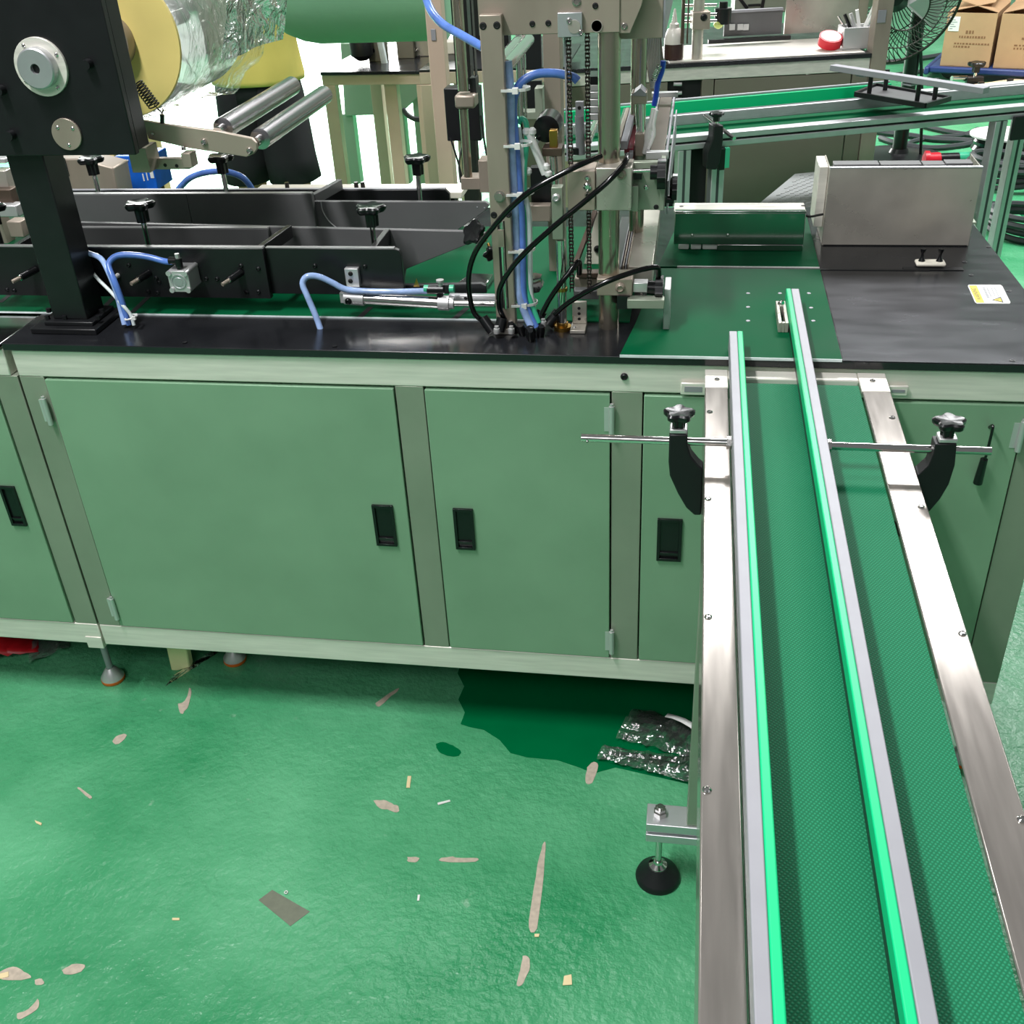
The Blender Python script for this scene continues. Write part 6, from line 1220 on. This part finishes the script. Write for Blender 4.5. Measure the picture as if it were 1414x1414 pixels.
# person in yellow shirt and black shorts
PYd = 2.05
pc_ = PY(383, 150, PYd); PCX = -1.44
man = thing('person', 'person in yellow shirt and black shorts standing with back to the machine', 'person', (PCX, PYd, 0))
def skinned(name, pts, edges, radii, m, parent, root=0, lv=2):
    me = bpy.data.meshes.new(name); off = wpos(parent); me.from_pydata([V(p) - off for p in pts], edges, []); o = bpy.data.objects.new(name, me); COL.objects.link(o); o.parent = parent
    md = o.modifiers.new('skin', 'SKIN'); md.use_smooth_shade = True
    for i, r in enumerate(radii): me.skin_vertices[0].data[i].radius = r if isinstance(r, tuple) else (r, r); me.skin_vertices[0].data[i].use_root = (i == root)
    sb = o.modifiers.new('sub', 'SUBSURF'); sb.levels = lv; sb.render_levels = lv; me.materials.append(M[m]); return o
x, y = PCX, PYd
bp_ = [(x, y, 0.90), (x, y, 1.05), (x, y, 1.25), (x, y, 1.40), (x, y, 1.47), (x, y, 1.53), (x, y - 0.01, 1.63), (x, y, 1.70),
       (x - 0.06, y, 0.84), (x - 0.078, y - 0.01, 0.48), (x - 0.088, y, 0.10), (x - 0.088, y - 0.0, 0.05), (x - 0.10, y + 0.14, 0.03),
       (x + 0.06, y, 0.84), (x + 0.078, y + 0.01, 0.48), (x + 0.088, y, 0.10), (x + 0.088, y, 0.05), (x + 0.10, y + 0.14, 0.03),
       (x - 0.18, y, 1.38), (x - 0.24, y + 0.05, 1.12), (x - 0.20, y + 0.25, 1.02), (x - 0.18, y + 0.32, 1.01),
       (x + 0.18, y, 1.38), (x + 0.22, y + 0.06, 1.12), (x + 0.16, y + 0.26, 1.02), (x + 0.14, y + 0.33, 1.01)]
be = [(0, 1), (1, 2), (2, 3), (3, 4), (4, 5), (5, 6), (6, 7), (0, 8), (8, 9), (9, 10), (10, 11), (11, 12), (0, 13), (13, 14), (14, 15), (15, 16), (16, 17), (3, 18), (18, 19), (19, 20), (20, 21), (3, 22), (22, 23), (23, 24), (24, 25)]
br = [(0.10, 0.085), (0.11, 0.085), (0.14, 0.10), (0.13, 0.085), 0.06, 0.055, (0.078, 0.095), (0.06, 0.07), 0.064, 0.052, 0.038, 0.04, 0.03, 0.064, 0.052, 0.038, 0.04, 0.03, 0.05, 0.042, 0.03, 0.028, 0.05, 0.042, 0.03, 0.028]
body = skinned('body', bp_, be, br, 'skin', man)
obj('hair', B().lathe((x, y - 0.015, 1.585), (0, 0, 1), [(0, 0.085), (0.05, 0.108), (0.11, 0.102), (0.15, 0.06), (0.162, 0.0005)], 24), 'hair', man)
obj('nose', B().lathe((x, y + 0.095, 1.62), (0, 0.7, -0.5), [(0, 0.012), (0.02, 0.012), (0.028, 0.004)], 10), 'skin', man)
for sx in (-1, 1):
    obj('ear', B().lathe((x + sx * 0.083, y, 1.615), (sx, 0, 0), [(0, 0.024), (0.008, 0.02), (0.012, 0.008)], 12), 'skin', man); obj('eye', B().lathe((x + sx * 0.032, y + 0.082, 1.645), (0, 1, 0), [(0, 0.011), (0.006, 0.008)], 12), 'white', man)
    hx, hy, hz = (x + sx * -0.18, y + 0.33, 1.01) if sx > 0 else (x + 0.14, y + 0.34, 1.01)
    for f_ in range(5):
        o_ = (f_ - 1.5) * 0.017 if f_ < 4 else (0.045 if sx > 0 else -0.045); ln = (0.065, 0.075, 0.07, 0.055, 0.05)[f_]
        obj('finger', B().tube([(hx + o_ * 0.8, hy + (0 if f_ < 4 else -0.03), hz), (hx + o_, hy + ln * 0.6 - (0.03 if f_ == 4 else 0), hz - 0.006), (hx + o_, hy + ln - (0.03 if f_ == 4 else 0), hz - 0.03)], 0.0085, 8, 4), 'skin', man)
    obj('shoe', B().hexa([V(q) for q in ((x + sx * 0.06, y - 0.09, 0), (x + sx * 0.155, y - 0.09, 0), (x + sx * 0.165, y + 0.19, 0), (x + sx * 0.07, y + 0.19, 0), (x + sx * 0.065, y - 0.085, 0.085), (x + sx * 0.15, y - 0.085, 0.085), (x + sx * 0.155, y + 0.16, 0.045), (x + sx * 0.08, y + 0.16, 0.045))]), 'plastic', man, bevel=0.02, seg=3)
def garment(name, rings, m, parent, n=36, fold=0.006, seed=0, closed=True):
    b = B(); rs = []
    for cx_, cy_, z, rx_, ry_ in rings:
        rs.append([V((cx_ + (rx_ + fold * noise.noise(V((3 * math.cos(t), 3 * math.sin(t), z * 9 + seed)))) * math.cos(t), cy_ + (ry_ + fold * noise.noise(V((3 * math.cos(t), 3 * math.sin(t), z * 9 + 7 + seed)))) * math.sin(t), z)) for t in [2 * math.pi * i / n for i in range(n)]])
    b.sheet([r + [r[0]] for r in rs]); bmesh.ops.remove_doubles(b.bm, verts=b.bm.verts[:], dist=0.0001)
    return obj(name, b, m, parent, solid=0.004)
zs_ = [(0.845, 0.150, 0.132), (0.86, 0.152, 0.134), (0.92, 0.149, 0.130), (0.98, 0.145, 0.122), (1.05, 0.145, 0.12), (1.12, 0.150, 0.122), (1.2, 0.158, 0.126), (1.28, 0.166, 0.126), (1.36, 0.170, 0.118), (1.42, 0.14, 0.10), (1.465, 0.085, 0.08), (1.485, 0.068, 0.07)]
garment('shirt', [(x, y, z, a, c) for z, a, c in zs_], 'shirt', man, fold=0.012)
for sx in (-1, 1):
    pts_ = [V((x + sx * 0.15, y, 1.40)), V((x + sx * 0.20, y + 0.01, 1.30)), V((x + sx * 0.235, y + 0.04, 1.16))]
    obj('sleeve', B().tube(pts_, [0.068, 0.066, 0.064, 0.066], 14, 5), 'shirt', man)
    garment('shorts_leg', [(x + sx * 0.06, y, 0.85, 0.075, 0.112), (x + sx * 0.062, y, 0.80, 0.077, 0.114), (x + sx * 0.068, y, 0.70, 0.078, 0.112), (x + sx * 0.074, y, 0.60, 0.08, 0.108), (x + sx * 0.08, y, 0.525, 0.082, 0.106)], 'shorts', man, 28, 0.008, sx)
garment('shorts_waist', [(x, y, 0.95, 0.125, 0.108), (x, y, 0.90, 0.130, 0.112), (x, y, 0.84, 0.132, 0.114), (x, y, 0.79, 0.132, 0.112)], 'shorts', man, 36, 0.004)
